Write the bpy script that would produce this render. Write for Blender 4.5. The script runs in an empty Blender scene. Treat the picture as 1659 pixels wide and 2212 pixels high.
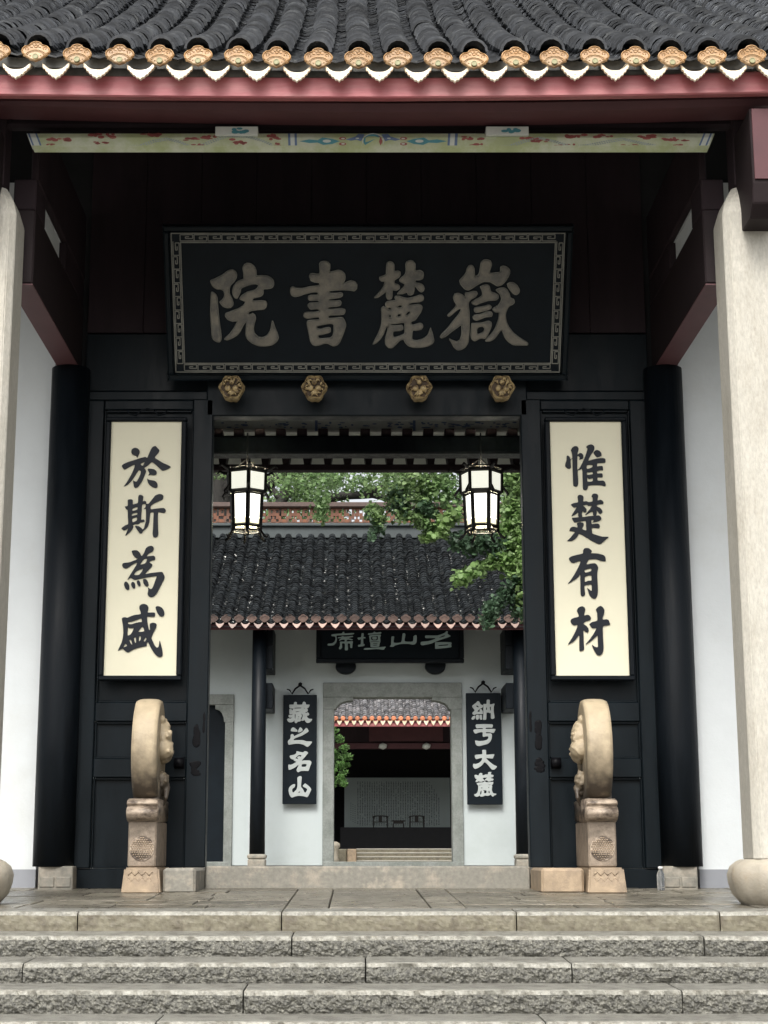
import bpy, bmesh, math, random
from mathutils import Vector, Matrix
import numpy as np
R = math.radians
random.seed(7); np.random.seed(7)
scene = bpy.context.scene
C = scene.collection

# ------------------------------------------------------------------ camera
F = 3578.0; W0 = 1659.0; H0 = 2212.0          # focal length and picture size in one pixel unit
VX = 765.0; HY = 1860.0                        # vanishing point of the building's depth lines
TP = (HY - H0 / 2) / F; PIT = math.atan(TP); CP, SP = math.cos(PIT), math.sin(PIT)
def slope(px, py):
    u = (px - VX) / F; v = (py - H0 / 2) / F
    dy = CP + v * SP
    return u / dy, (SP - v * CP) / dy
EYE = -14.0 * slope(VX, 1918)[1]               # the porch floor meets the gate at z = 0
def P(px, py, Y):
    a, b = slope(px, py)
    return Vector((a * Y, Y, EYE + b * Y))
def PX(px, py, Y): return P(px, py, Y).x
def PZ(py, Y): return P(VX, py, Y).z
cam = bpy.data.cameras.new('camera'); camo = bpy.data.objects.new('camera', cam); C.objects.link(camo)
cam.sensor_fit = 'VERTICAL'; cam.sensor_height = 36; cam.sensor_width = 27
cam.lens = F / H0 * 36
cam.shift_x = (W0 / 2 - VX) / H0
cam.clip_start = 0.05; cam.clip_end = 2000
camo.location = (0, 0, EYE); camo.rotation_euler = (R(90) + PIT, 0, 0)
scene.camera = camo

# ------------------------------------------------------------------ daylight
SUN_EL, SUN_AZ = R(50), R(180 + 12)            # soft light from high behind the camera
world = bpy.data.worlds.new('World'); scene.world = world; world.use_nodes = True
nt = world.node_tree; nt.nodes.clear()
sky = nt.nodes.new('ShaderNodeTexSky'); sky.sky_type = 'NISHITA'; sky.sun_disc = False
sky.sun_elevation = SUN_EL; sky.sun_rotation = SUN_AZ; sky.air_density = 1.0; sky.dust_density = 6.0; sky.ozone_density = 1.0
hs = nt.nodes.new('ShaderNodeHueSaturation'); hs.inputs['Saturation'].default_value = 0.22
bg = nt.nodes.new('ShaderNodeBackground'); bg.inputs['Strength'].default_value = 0.15
wo = nt.nodes.new('ShaderNodeOutputWorld')
nt.links.new(sky.outputs[0], hs.inputs['Color']); nt.links.new(hs.outputs[0], bg.inputs[0]); nt.links.new(bg.outputs[0], wo.inputs[0])
sl = bpy.data.lights.new('sun', 'SUN'); sl.energy = 1.05; sl.angle = R(18); sl.color = (1.0, 0.965, 0.91)
so = bpy.data.objects.new('sun', sl); C.objects.link(so)
sd = Vector((math.sin(SUN_AZ) * math.cos(SUN_EL), math.cos(SUN_AZ) * math.cos(SUN_EL), math.sin(SUN_EL)))
so.location = sd * 30; so.rotation_euler = sd.to_track_quat('Z', 'Y').to_euler()
scene.view_settings.view_transform = 'Standard'; scene.view_settings.look = 'None'
scene.view_settings.gamma = 1.0; scene.view_settings.use_curve_mapping = False
scene.view_settings.exposure = 0.92

# ------------------------------------------------------------------ materials
def mat(name, col, rough=0.6, var=0.25, scale=6.0, bump=0.0, bscale=40.0, rnd=0.0, col2=None, c2scale=2.0, c2lo=0.45, c2hi=0.6,
        metal=0.0, spec=0.5, bump2=0.0, b2scale=200.0, stretch=(1, 1, 1), rvar=0.0):
    m = bpy.data.materials.new(name); m.use_nodes = True
    t = m.node_tree; b = t.nodes['Principled BSDF']; L = t.links
    tc = t.nodes.new('ShaderNodeTexCoord'); mp = t.nodes.new('ShaderNodeMapping')
    mp.inputs['Scale'].default_value = stretch
    L.new(tc.outputs['Object'], mp.inputs[0])
    n = t.nodes.new('ShaderNodeTexNoise'); n.inputs['Scale'].default_value = scale; n.inputs['Detail'].default_value = 6; n.inputs['Roughness'].default_value = 0.65
    L.new(mp.outputs[0], n.inputs['Vector'])
    mr = t.nodes.new('ShaderNodeMapRange'); mr.inputs[1].default_value = 0.25; mr.inputs[2].default_value = 0.75
    mr.inputs[3].default_value = 1 - var; mr.inputs[4].default_value = 1 + var
    L.new(n.outputs[0], mr.inputs[0])
    vm = t.nodes.new('ShaderNodeVectorMath'); vm.operation = 'SCALE'
    base = t.nodes.new('ShaderNodeRGB'); base.outputs[0].default_value = (*col, 1)
    src = base.outputs[0]
    if col2:
        n2 = t.nodes.new('ShaderNodeTexNoise'); n2.inputs['Scale'].default_value = c2scale; n2.inputs['Detail'].default_value = 8; n2.inputs['Roughness'].default_value = 0.7
        L.new(mp.outputs[0], n2.inputs['Vector'])
        m2 = t.nodes.new('ShaderNodeMapRange'); m2.inputs[1].default_value = c2lo; m2.inputs[2].default_value = c2hi
        L.new(n2.outputs[0], m2.inputs[0])
        mx = t.nodes.new('ShaderNodeMix'); mx.data_type = 'RGBA'
        mx.inputs['A'].default_value = (*col, 1); mx.inputs['B'].default_value = (*col2, 1)
        L.new(m2.outputs[0], mx.inputs['Factor']); src = mx.outputs['Result']
    L.new(src, vm.inputs[0])
    fac = mr.outputs[0]
    if rnd:
        oi = t.nodes.new('ShaderNodeObjectInfo'); g = t.nodes.new('ShaderNodeNewGeometry')
        ad = t.nodes.new('ShaderNodeMath'); ad.operation = 'ADD'; L.new(oi.outputs['Random'], ad.inputs[0]); L.new(g.outputs['Random Per Island'], ad.inputs[1])
        fr = t.nodes.new('ShaderNodeMath'); fr.operation = 'FRACT'; L.new(ad.outputs[0], fr.inputs[0])
        m3 = t.nodes.new('ShaderNodeMapRange'); m3.inputs[3].default_value = 1 - rnd; m3.inputs[4].default_value = 1 + rnd; L.new(fr.outputs[0], m3.inputs[0])
        mu = t.nodes.new('ShaderNodeMath'); mu.operation = 'MULTIPLY'; L.new(fac, mu.inputs[0]); L.new(m3.outputs[0], mu.inputs[1]); fac = mu.outputs[0]
    L.new(fac, vm.inputs['Scale']); L.new(vm.outputs[0], b.inputs['Base Color'])
    b.inputs['Roughness'].default_value = rough; b.inputs['Metallic'].default_value = metal
    b.inputs['Specular IOR Level'].default_value = spec
    if rvar:
        mr4 = t.nodes.new('ShaderNodeMapRange'); mr4.inputs[1].default_value = 0.3; mr4.inputs[2].default_value = 0.7
        mr4.inputs[3].default_value = max(0.05, rough - rvar); mr4.inputs[4].default_value = min(1, rough + rvar)
        L.new(n.outputs[0], mr4.inputs[0]); L.new(mr4.outputs[0], b.inputs['Roughness'])
    if bump:
        nb = t.nodes.new('ShaderNodeTexNoise'); nb.inputs['Scale'].default_value = bscale; nb.inputs['Detail'].default_value = 8; nb.inputs['Roughness'].default_value = 0.7
        L.new(mp.outputs[0], nb.inputs['Vector'])
        bp = t.nodes.new('ShaderNodeBump'); bp.inputs['Strength'].default_value = 1.0; bp.inputs['Distance'].default_value = bump
        L.new(nb.outputs[0], bp.inputs['Height']); last = bp
        if bump2:
            vb = t.nodes.new('ShaderNodeTexVoronoi'); vb.inputs['Scale'].default_value = b2scale
            L.new(mp.outputs[0], vb.inputs['Vector'])
            b2 = t.nodes.new('ShaderNodeBump'); b2.inputs['Distance'].default_value = bump2
            L.new(vb.outputs['Distance'], b2.inputs['Height']); L.new(bp.outputs[0], b2.inputs['Normal']); last = b2
        L.new(last.outputs[0], b.inputs['Normal'])
    return m
M = {}
M['tile'] = mat('dark_roof_tile', (0.047, 0.051, 0.057), 0.5, 0.5, 9, 0.004, 30, rnd=0.45, col2=(0.125, 0.13, 0.13), c2scale=7, c2lo=0.5, c2hi=0.75)
M['tile2'] = mat('wet_roof_tile', (0.009, 0.011, 0.0125), 0.6, 0.4, 9, 0.004, 30, rnd=0.55, col2=(0.020, 0.023, 0.024), c2scale=6, spec=0.14)
M['tile3'] = mat('grey_roof_tile', (0.10, 0.10, 0.105), 0.55, 0.4, 5, rnd=0.5, col2=(0.19, 0.18, 0.18), c2scale=6)
M['deck'] = mat('roof_boarding', (0.012, 0.011, 0.012), 0.8)
M['mortar'] = mat('roof_mortar', (0.11, 0.11, 0.10), 0.8, 0.5, 12)
M['gold'] = mat('golden_glaze', (0.37, 0.205, 0.08), 0.42, 0.35, 14, 0.003, 50, rnd=0.16, col2=(0.36, 0.25, 0.14), c2scale=5)
M['verdigris'] = mat('worn_green_roundel', (0.26, 0.25, 0.13), 0.5, 0.3, 30)
M['cream'] = mat('cream_glaze', (0.78, 0.64, 0.44), 0.3, 0.15, 14, rnd=0.1, col2=(0.80, 0.73, 0.60), c2scale=6)
M['litunder'] = mat('lit_red_brown', (0.10, 0.04, 0.045), 0.6, 0.15, 3)  # lighter red that stands in for light bounced off the ground
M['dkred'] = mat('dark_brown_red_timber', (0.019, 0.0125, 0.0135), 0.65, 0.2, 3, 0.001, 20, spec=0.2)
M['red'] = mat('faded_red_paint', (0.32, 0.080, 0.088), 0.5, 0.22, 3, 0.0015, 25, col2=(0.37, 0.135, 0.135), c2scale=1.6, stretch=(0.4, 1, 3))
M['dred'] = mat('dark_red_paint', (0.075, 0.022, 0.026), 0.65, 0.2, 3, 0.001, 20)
M['brown'] = mat('dark_brown_timber', (0.028, 0.019, 0.022), 0.7, 0.3, 3, 0.001, 20, stretch=(1, 1, 0.2), spec=0.15)
M['black'] = mat('black_blue_lacquer', (0.0042, 0.0076, 0.0102), 0.42, 0.35, 3, 0.0012, 14, rvar=0.12, stretch=(2, 2, 0.5), spec=0.16)
M['lacq'] = mat('lacquered_column', (0.0042, 0.0062, 0.0085), 0.46, 0.35, 4, 0.003, 12, rvar=0.14, stretch=(3, 3, 0.4), spec=0.13)
M['worn'] = mat('worn_black_iron', (0.003, 0.003, 0.004), 0.45, 0.3, 20, 0.003, 40, spec=0.1)
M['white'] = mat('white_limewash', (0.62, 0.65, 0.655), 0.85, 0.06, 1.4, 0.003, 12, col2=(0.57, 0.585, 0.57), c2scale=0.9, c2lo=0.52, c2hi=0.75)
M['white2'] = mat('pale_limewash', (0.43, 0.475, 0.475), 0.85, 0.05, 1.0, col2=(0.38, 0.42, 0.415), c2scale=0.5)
M['skirt'] = mat('grey_skirting_paint', (0.24, 0.25, 0.27), 0.7, 0.08, 4)
M['stone'] = mat('pale_granite', (0.43, 0.41, 0.355), 0.75, 0.20, 70, 0.004, 70, col2=(0.345, 0.32, 0.265), c2scale=4.5, c2lo=0.45, c2hi=0.75, stretch=(1, 1, 0.35))
M['colstain'] = mat('brown_stain_on_stone', (0.27, 0.215, 0.15), 0.8, 0.4, 40)
M['basest'] = mat('column_base_granite', (0.36, 0.325, 0.26), 0.6, 0.25, 14, 0.004, 50, col2=(0.20, 0.16, 0.11), c2scale=3.5, c2lo=0.5, c2hi=0.72)
M['plinth'] = mat('grey_plinth_stone', (0.20, 0.19, 0.16), 0.75, 0.35, 12, 0.004, 40, col2=(0.29, 0.26, 0.21), c2scale=5)
M['thresh'] = mat('threshold_granite', (0.20, 0.19, 0.16), 0.75, 0.28, 25, 0.003, 60, col2=(0.33, 0.29, 0.23), c2scale=6, c2lo=0.5, c2hi=0.7)
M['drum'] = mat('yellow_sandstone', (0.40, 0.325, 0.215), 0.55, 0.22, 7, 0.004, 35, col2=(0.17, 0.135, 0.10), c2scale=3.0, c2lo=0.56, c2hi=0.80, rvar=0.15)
M['drumlo'] = mat('stained_sandstone', (0.36, 0.29, 0.22), 0.45, 0.35, 10, 0.006, 40, col2=(0.075, 0.055, 0.04), c2scale=4.0, c2lo=0.46, c2hi=0.58, rvar=0.15, stretch=(1, 1, 2))
M['ped'] = mat('grey_tan_sandstone', (0.25, 0.20, 0.15), 0.6, 0.3, 12, 0.006, 40, col2=(0.12, 0.095, 0.07), c2scale=4.5, c2lo=0.48, c2hi=0.68)
M['drumor'] = mat('orange_sandstone', (0.33, 0.25, 0.165), 0.6, 0.25, 9, 0.005, 40, col2=(0.25, 0.19, 0.13), c2scale=6.0)
M['step'] = mat('rough_grey_granite', (0.175, 0.17, 0.142), 0.5, 0.7, 80, 0.011, 70, col2=(0.085, 0.083, 0.072), c2scale=34.0, c2lo=0.40, c2hi=0.60, bump2=0.012, b2scale=55, rvar=0.25)
M['steptop'] = mat('worn_granite_tread', (0.285, 0.278, 0.24), 0.6, 0.45, 45, 0.006, 60, col2=(0.17, 0.16, 0.13), c2scale=16.0, c2lo=0.46, c2hi=0.62)
M['tread'] = mat('wet_granite_tread', (0.20, 0.195, 0.17), 0.45, 0.5, 50, 0.006, 60, col2=(0.12, 0.115, 0.10), c2scale=10, rvar=0.2)
M['kerb'] = mat('dressed_granite', (0.165, 0.15, 0.105), 0.55, 0.30, 30, 0.0025, 60, col2=(0.10, 0.085, 0.06), c2scale=7.0, c2lo=0.46, c2hi=0.64, rvar=0.15)
M['slab'] = mat('wet_paving_stone', (0.105, 0.095, 0.072), 0.36, 0.35, 10, 0.003, 40, rnd=0.25, col2=(0.17, 0.155, 0.125), c2scale=6.0, rvar=0.2)
M['gap'] = mat('dark_joint_mortar', (0.045, 0.04, 0.03), 0.9)
M['ground'] = mat('grey_ground_paving', (0.16, 0.155, 0.14), 0.8, 0.3, 2, col2=(0.11, 0.105, 0.095), c2scale=0.8)
M['frame2'] = mat('grey_green_granite', (0.20, 0.215, 0.20), 0.8, 0.22, 30, 0.003, 50, col2=(0.15, 0.165, 0.15), c2scale=3)
M['ridge'] = mat('grey_green_ridge', (0.038, 0.049, 0.050), 0.6, 0.2, 4)
M['terra'] = mat('orange_terracotta', (0.125, 0.042, 0.016), 0.6, 0.5, 6, col2=(0.016, 0.03, 0.028), c2scale=4, c2lo=0.55, c2hi=0.7)
M['terra2'] = mat('dull_brown_glaze', (0.075, 0.045, 0.035), 0.4, 0.3, 12, rnd=0.35)
M['drip2'] = mat('pinkish_drip_glaze', (0.22, 0.125, 0.09), 0.3, 0.25, 12, rnd=0.35)
M['terra3'] = mat('orange_glaze', (0.55, 0.20, 0.10), 0.4, 0.2, 8, rnd=0.2)
M['inlay'] = mat('dull_gilt', (0.18, 0.165, 0.135), 0.5, 0.30, 9, 0.003, 30, col2=(0.10, 0.098, 0.088), c2scale=6)
M['inlayrim'] = mat('worn_gilt_line', (0.19, 0.19, 0.165), 0.45, 0.45, 5)
M['board'] = mat('black_name_board', (0.0045, 0.008, 0.0115), 0.5, 0.25, 4, spec=0.14)
M['ivory'] = mat('ivory_board', (0.74, 0.705, 0.535), 0.55, 0.04, 2)
M['ink'] = mat('black_ink_lacquer', (0.008, 0.011, 0.017), 0.45, 0.1, 5, spec=0.25)
M['silver'] = mat('grey_silver_lettering', (0.36, 0.39, 0.38), 0.5, 0.12, 8)
M['silver2'] = mat('teal_grey_lettering', (0.36, 0.46, 0.45), 0.5, 0.12, 8)
M['gilt'] = mat('carved_gilt_wood', (0.46, 0.35, 0.18), 0.45, 0.4, 20, 0.004, 60, col2=(0.10, 0.06, 0.03), c2scale=22, c2lo=0.48, c2hi=0.62)
M['giltdk'] = mat('carved_gilt_recess', (0.07, 0.045, 0.025), 0.7, 0.4, 20)
M['paintg'] = mat('yellow_green_beam_paint', (0.36, 0.40, 0.21), 0.6, 0.15, 4, col2=(0.44, 0.46, 0.35), c2scale=2)
M['paintp'] = mat('pale_beam_paint', (0.56, 0.58, 0.53), 0.6, 0.15, 4)
M['pblue'] = mat('painted_blue', (0.10, 0.15, 0.26), 0.6, 0.15, 6)
M['pteal'] = mat('painted_teal', (0.06, 0.22, 0.26), 0.6, 0.15, 6)
M['pred'] = mat('painted_dull_red', (0.27, 0.07, 0.06), 0.6, 0.15, 6)
M['pwhite'] = mat('painted_white', (0.50, 0.53, 0.48), 0.6, 0.1, 6)
M['pgrey'] = mat('painted_grey_scales', (0.28, 0.32, 0.30), 0.6, 0.3, 20)
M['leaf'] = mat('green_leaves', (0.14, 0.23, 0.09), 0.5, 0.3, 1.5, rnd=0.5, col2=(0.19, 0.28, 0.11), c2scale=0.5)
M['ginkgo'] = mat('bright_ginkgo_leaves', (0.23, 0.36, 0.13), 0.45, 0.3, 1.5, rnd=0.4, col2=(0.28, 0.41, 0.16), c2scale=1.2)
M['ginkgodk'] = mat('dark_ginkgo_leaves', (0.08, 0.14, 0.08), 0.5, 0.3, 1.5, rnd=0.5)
M['shrub'] = mat('shrub_leaves', (0.16, 0.30, 0.09), 0.5, 0.3, 2, rnd=0.5)
M['bark'] = mat('dark_wet_bark', (0.022, 0.020, 0.017), 0.8, 0.4, 8, 0.01, 20)
M['iron'] = mat('black_lantern_wood', (0.010, 0.009, 0.009), 0.5)
M['chairw'] = mat('dark_chair_wood', (0.02, 0.014, 0.011), 0.5)
M['screen'] = mat('grey_green_screen', (0.36, 0.42, 0.41), 0.7, 0.08, 1)
M['litter'] = mat('wet_litter_and_glints', (0.34, 0.34, 0.32), 0.25, 0.6, 60, rnd=0.8)
M['cap'] = mat('white_plastic_cap', (0.8, 0.8, 0.8), 0.4, 0.02)
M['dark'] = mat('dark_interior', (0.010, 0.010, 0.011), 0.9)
for k in ('leaf', 'ginkgo', 'ginkgodk', 'shrub'):
    b = M[k].node_tree.nodes['Principled BSDF']
    b.inputs['Subsurface Weight'].default_value = 0.0
    t = M[k].node_tree; tr = t.nodes.new('ShaderNodeBsdfTranslucent'); ms = t.nodes.new('ShaderNodeMixShader'); ms.inputs[0].default_value = 0.5
    src = b.inputs['Base Color'].links[0].from_socket; t.links.new(src, tr.inputs[0])
    t.links.new(b.outputs[0], ms.inputs[1]); t.links.new(tr.outputs[0], ms.inputs[2]); t.links.new(ms.outputs[0], t.nodes['Material Output'].inputs[0])
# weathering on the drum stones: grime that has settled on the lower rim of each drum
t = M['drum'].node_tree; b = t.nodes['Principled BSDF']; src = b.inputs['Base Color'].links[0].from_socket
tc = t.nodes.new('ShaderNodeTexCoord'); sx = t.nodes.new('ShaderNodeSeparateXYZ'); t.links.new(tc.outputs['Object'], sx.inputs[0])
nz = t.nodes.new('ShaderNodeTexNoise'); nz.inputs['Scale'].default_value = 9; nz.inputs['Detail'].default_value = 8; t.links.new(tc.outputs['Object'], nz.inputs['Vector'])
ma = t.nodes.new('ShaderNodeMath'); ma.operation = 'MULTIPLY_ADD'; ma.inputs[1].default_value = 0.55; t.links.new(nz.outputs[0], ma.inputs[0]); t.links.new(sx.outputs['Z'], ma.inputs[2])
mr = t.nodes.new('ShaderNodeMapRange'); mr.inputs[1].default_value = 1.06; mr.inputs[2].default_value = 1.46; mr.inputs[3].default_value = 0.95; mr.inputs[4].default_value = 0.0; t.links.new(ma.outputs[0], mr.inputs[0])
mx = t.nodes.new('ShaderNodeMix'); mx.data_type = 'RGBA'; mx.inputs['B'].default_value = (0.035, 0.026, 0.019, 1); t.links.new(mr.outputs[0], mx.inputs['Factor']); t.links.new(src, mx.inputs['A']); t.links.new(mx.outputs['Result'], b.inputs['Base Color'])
def emis(name, col, s):
    m = bpy.data.materials.new(name); m.use_nodes = True; b = m.node_tree.nodes['Principled BSDF']
    b.inputs['Base Color'].default_value = (*col, 1); b.inputs['Emission Color'].default_value = (*col, 1); b.inputs['Emission Strength'].default_value = s
    b.inputs['Roughness'].default_value = 0.5; return m
M['pane_hot'] = emis('lit_lantern_pane', (1.0, 0.97, 0.86), 1.5)
M['pane_mid'] = emis('glowing_lantern_pane', (1.0, 0.93, 0.62), 0.8)
M['pane_low'] = emis('dim_lantern_pane', (0.95, 0.95, 0.82), 0.48)
g = bpy.data.materials.new('clear_plastic'); g.use_nodes = True; b = g.node_tree.nodes['Principled BSDF']
b.inputs['Base Color'].default_value = (0.9, 0.93, 0.95, 1); b.inputs['Transmission Weight'].default_value = 0.92; b.inputs['Roughness'].default_value = 0.12; b.inputs['IOR'].default_value = 1.15
M['plastic'] = g

# ------------------------------------------------------------------ helpers
ROOT = {}
def tag(o, label=None, cat=None, group=None, kind=None):
    if label: o['label'] = label
    if cat: o['category'] = cat
    if group: o['group'] = group
    if kind: o['kind'] = kind
    return o
def thing(name, loc, label=None, cat=None, group=None, kind=None):
    o = bpy.data.objects.new(name, None); C.objects.link(o); o.location = loc; o.empty_display_size = 0.2
    return tag(o, label, cat, group, kind)
def root_loc(p):
    v = Vector((0, 0, 0))
    while p is not None: v = v + p.location; p = p.parent
    return v
def mobj(name, verts, faces, m, parent=None, smooth=False, loc=None, kind=None, label=None):
    me = bpy.data.meshes.new(name)
    off = root_loc(parent)
    if loc is not None: off = Vector(loc)
    vs = [(v[0] - off.x, v[1] - off.y, v[2] - off.z) for v in verts]
    me.from_pydata(vs, [], faces); me.update()
    mats = m if isinstance(m, (list, tuple)) else [m]
    for q in mats: me.materials.append(q)
    if smooth: me.polygons.foreach_set('use_smooth', [True] * len(me.polygons))
    o = bpy.data.objects.new(name, me); C.objects.link(o)
    if loc is not None: o.location = off - root_loc(parent)
    if parent is not None: o.parent = parent
    if kind: o['kind'] = kind
    if label: o['label'] = label
    return o
def bmobj(name, bm, m, parent=None, smooth=False, kind=None, label=None):
    bm.verts.ensure_lookup_table(); bm.verts.index_update()
    vs = [v.co.copy() for v in bm.verts]; fs = [[v.index for v in f.verts] for f in bm.faces]
    o = mobj(name, vs, fs, m, parent, smooth, kind=kind, label=label)
    mi = [f.material_index for f in bm.faces]; o.data.polygons.foreach_set('material_index', mi)
    sm = [f.smooth or smooth for f in bm.faces]; o.data.polygons.foreach_set('use_smooth', sm)
    bm.free(); return o
def add_box(bm, x0, x1, y0, y1, z0, z1, bev=0.0, mi=0, seg=1):
    b2 = bmesh.new(); bmesh.ops.create_cube(b2, size=1)
    for v in b2.verts: v.co = Vector(((x0 + x1) / 2 + v.co.x * (x1 - x0), (y0 + y1) / 2 + v.co.y * (y1 - y0), (z0 + z1) / 2 + v.co.z * (z1 - z0)))
    if bev > 0: bmesh.ops.bevel(b2, geom=b2.edges[:], offset=bev, segments=seg, affect='EDGES', profile=0.5)
    merge(bm, b2, mi)
def merge(bm, b2, mi=0, smooth=False):
    mp = {}
    for v in b2.verts: mp[v] = bm.verts.new(v.co)
    for f in b2.faces:
        nf = bm.faces.new([mp[v] for v in f.verts]); nf.material_index = mi; nf.smooth = smooth or f.smooth
    b2.free()
def box(name, x0, x1, y0, y1, z0, z1, m, parent=None, bev=0.006, **k):
    bm = bmesh.new()
    if x0 > x1: x0, x1 = x1, x0
    if z0 > z1: z0, z1 = z1, z0
    add_box(bm, x0, x1, y0, y1, z0, z1, bev); return bmobj(name, bm, m, parent, **k)
def pbox(name, px0, py0, px1, py1, Y, depth, m, parent=None, bev=0.006, **k):
    ym = (py0 + py1) / 2      # front face at Y, seen in the photograph between those corners
    return box(name, PX(px0, ym, Y), PX(px1, ym, Y), Y, Y + depth, PZ(py1, Y), PZ(py0, Y), m, parent, bev, **k)
def add_tube(bm, pts, r, n=8, mi=0, caps=True, smooth=True):
    pts = [Vector(p) for p in pts]; rs = r if isinstance(r, (list, tuple)) else [r] * len(pts)
    rings = []; up = Vector((0, 0, 1))
    for i, p in enumerate(pts):
        d = (pts[min(i + 1, len(pts) - 1)] - pts[max(i - 1, 0)]).normalized()
        a = d.cross(up)
        if a.length < 1e-3: a = d.cross(Vector((0, 1, 0)))
        a.normalize(); b = a.cross(d)
        rings.append([bm.verts.new(p + (a * math.cos(2 * math.pi * j / n) + b * math.sin(2 * math.pi * j / n)) * rs[i]) for j in range(n)])
    for i in range(len(rings) - 1):
        for j in range(n):
            f = bm.faces.new([rings[i][j], rings[i][(j + 1) % n], rings[i + 1][(j + 1) % n], rings[i + 1][j]]); f.smooth = smooth; f.material_index = mi
    if caps:
        f = bm.faces.new(rings[0][::-1]); f.material_index = mi
        f = bm.faces.new(rings[-1]); f.material_index = mi
def add_lathe(bm, cx, cy, prof, n=24, mi=0, smooth=True, mtx=None):
    rings = []
    for r, z in prof:
        ring = []
        for j in range(n):
            a = 2 * math.pi * j / n
            co = Vector((cx + r * math.cos(a), cy + r * math.sin(a), z))
            if mtx: co = mtx @ co
            ring.append(bm.verts.new(co))
        rings.append(ring)
    for i in range(len(rings) - 1):
        for j in range(n):
            f = bm.faces.new([rings[i][j], rings[i][(j + 1) % n], rings[i + 1][(j + 1) % n], rings[i + 1][j]]); f.smooth = smooth; f.material_index = mi
    f = bm.faces.new(rings[0][::-1]); f.material_index = mi
    f = bm.faces.new(rings[-1]); f.material_index = mi
def add_ball(bm, c, r, mi=0, sub=2):
    b2 = bmesh.new(); bmesh.ops.create_icosphere(b2, subdivisions=sub, radius=1)
    rr = r if isinstance(r, (tuple, list)) else (r, r, r)
    for v in b2.verts: v.co = Vector((c[0] + v.co.x * rr[0], c[1] + v.co.y * rr[1], c[2] + v.co.z * rr[2]))
    merge(bm, b2, mi, True)
def add_prism(bm, pts, axis_n, depth, mi=0):
    # pts: closed world outline, extruded along the vector axis_n by depth
    nrm = Vector(axis_n) * depth
    a = [bm.verts.new(Vector(p)) for p in pts]; b = [bm.verts.new(Vector(p) + nrm) for p in pts]
    n = len(pts)
    for i in range(n):
        f = bm.faces.new([a[i], a[(i + 1) % n], b[(i + 1) % n], b[i]]); f.material_index = mi
    f = bm.faces.new(a[::-1]); f.material_index = mi
    f = bm.faces.new(b); f.material_index = mi
def smooth_loop(pts, it=2):
    n = len(pts); out = []
    for i in range(n):
        p0, p1, p2, p3 = pts[i - 1], pts[i], pts[(i + 1) % n], pts[(i + 2) % n]
        for k in range(it):
            t = k / it; t2 = t * t; t3 = t2 * t
            w = (-0.35 * t3 + 0.7 * t2 - 0.35 * t, 1.65 * t3 - 2.65 * t2 + 1, -1.65 * t3 + 2.3 * t2 + 0.35 * t, 0.35 * t3 - 0.35 * t2)
            out.append((sum(w[q] * p[0] for q, p in enumerate((p0, p1, p2, p3))), sum(w[q] * p[1] for q, p in enumerate((p0, p1, p2, p3)))))
    return out
def plane_from(o, ex, ez):
    ex = Vector(ex).normalized(); ez = Vector(ez).normalized(); n = ez.cross(ex) * -1
    return Vector(o), ex, ez, ex.cross(ez)
def hit(px, py, o, n):
    a, b = slope(px, py); d = Vector((a, 1, b)); e = Vector((0, 0, EYE))
    t = (o - e).dot(n) / d.dot(n); return e + d * t
def glyph(name, loops, pl, thick, bevel, mats, parent, label=None, lift=0.0, grow=0.0):
    # loops: outlines (and the holes in them) as points in the board's own plane
    o, ex, ez, n = pl
    cu = bpy.data.curves.new(name, 'CURVE'); cu.dimensions = '2D'; cu.fill_mode = 'BOTH' if False else 'FRONT' if False else 'BOTH'
    cu.extrude = thick / 2; cu.bevel_depth = bevel; cu.bevel_resolution = 1; cu.offset = grow - bevel
    for lp in loops:
        s = cu.splines.new('POLY'); s.points.add(len(lp) - 1); s.use_cyclic_u = True
        for i, (a, b) in enumerate(lp): s.points[i].co = (a, b, 0, 1)
    ob = bpy.data.objects.new('tmp', cu); C.objects.link(ob)
    bpy.context.view_layer.update()
    me = bpy.data.meshes.new_from_object(ob.evaluated_get(bpy.context.evaluated_depsgraph_get()))
    bpy.data.objects.remove(ob); bpy.data.curves.remove(cu)
    vs = [o + ex * v.co.x + ez * v.co.y + n * (v.co.z + thick / 2 + bevel + lift) for v in me.vertices]
    fs = [list(p.vertices) for p in me.polygons]
    bpy.data.meshes.remove(me)
    return mobj(name, vs, fs, mats, parent, label=label)
def px_glyph(name, key, pl, thick, bevel, m, parent, label=None, lift=0.0, grow=0.0):
    ox, oy, s, loops = CH[key]; o, ex, ez, n = pl; k = W0 / 2902.0; out = []
    for lp in loops:
        q = []
        for (a, b) in smooth_loop(lp, 3):
            w = hit((ox + a / s) * k, (oy + b / s) * k, o, n) - o
            q.append((w.dot(ex), w.dot(ez)))
        out.append(q)
    return glyph(name, out, pl, thick, bevel, m, parent, label, lift, grow)
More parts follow.
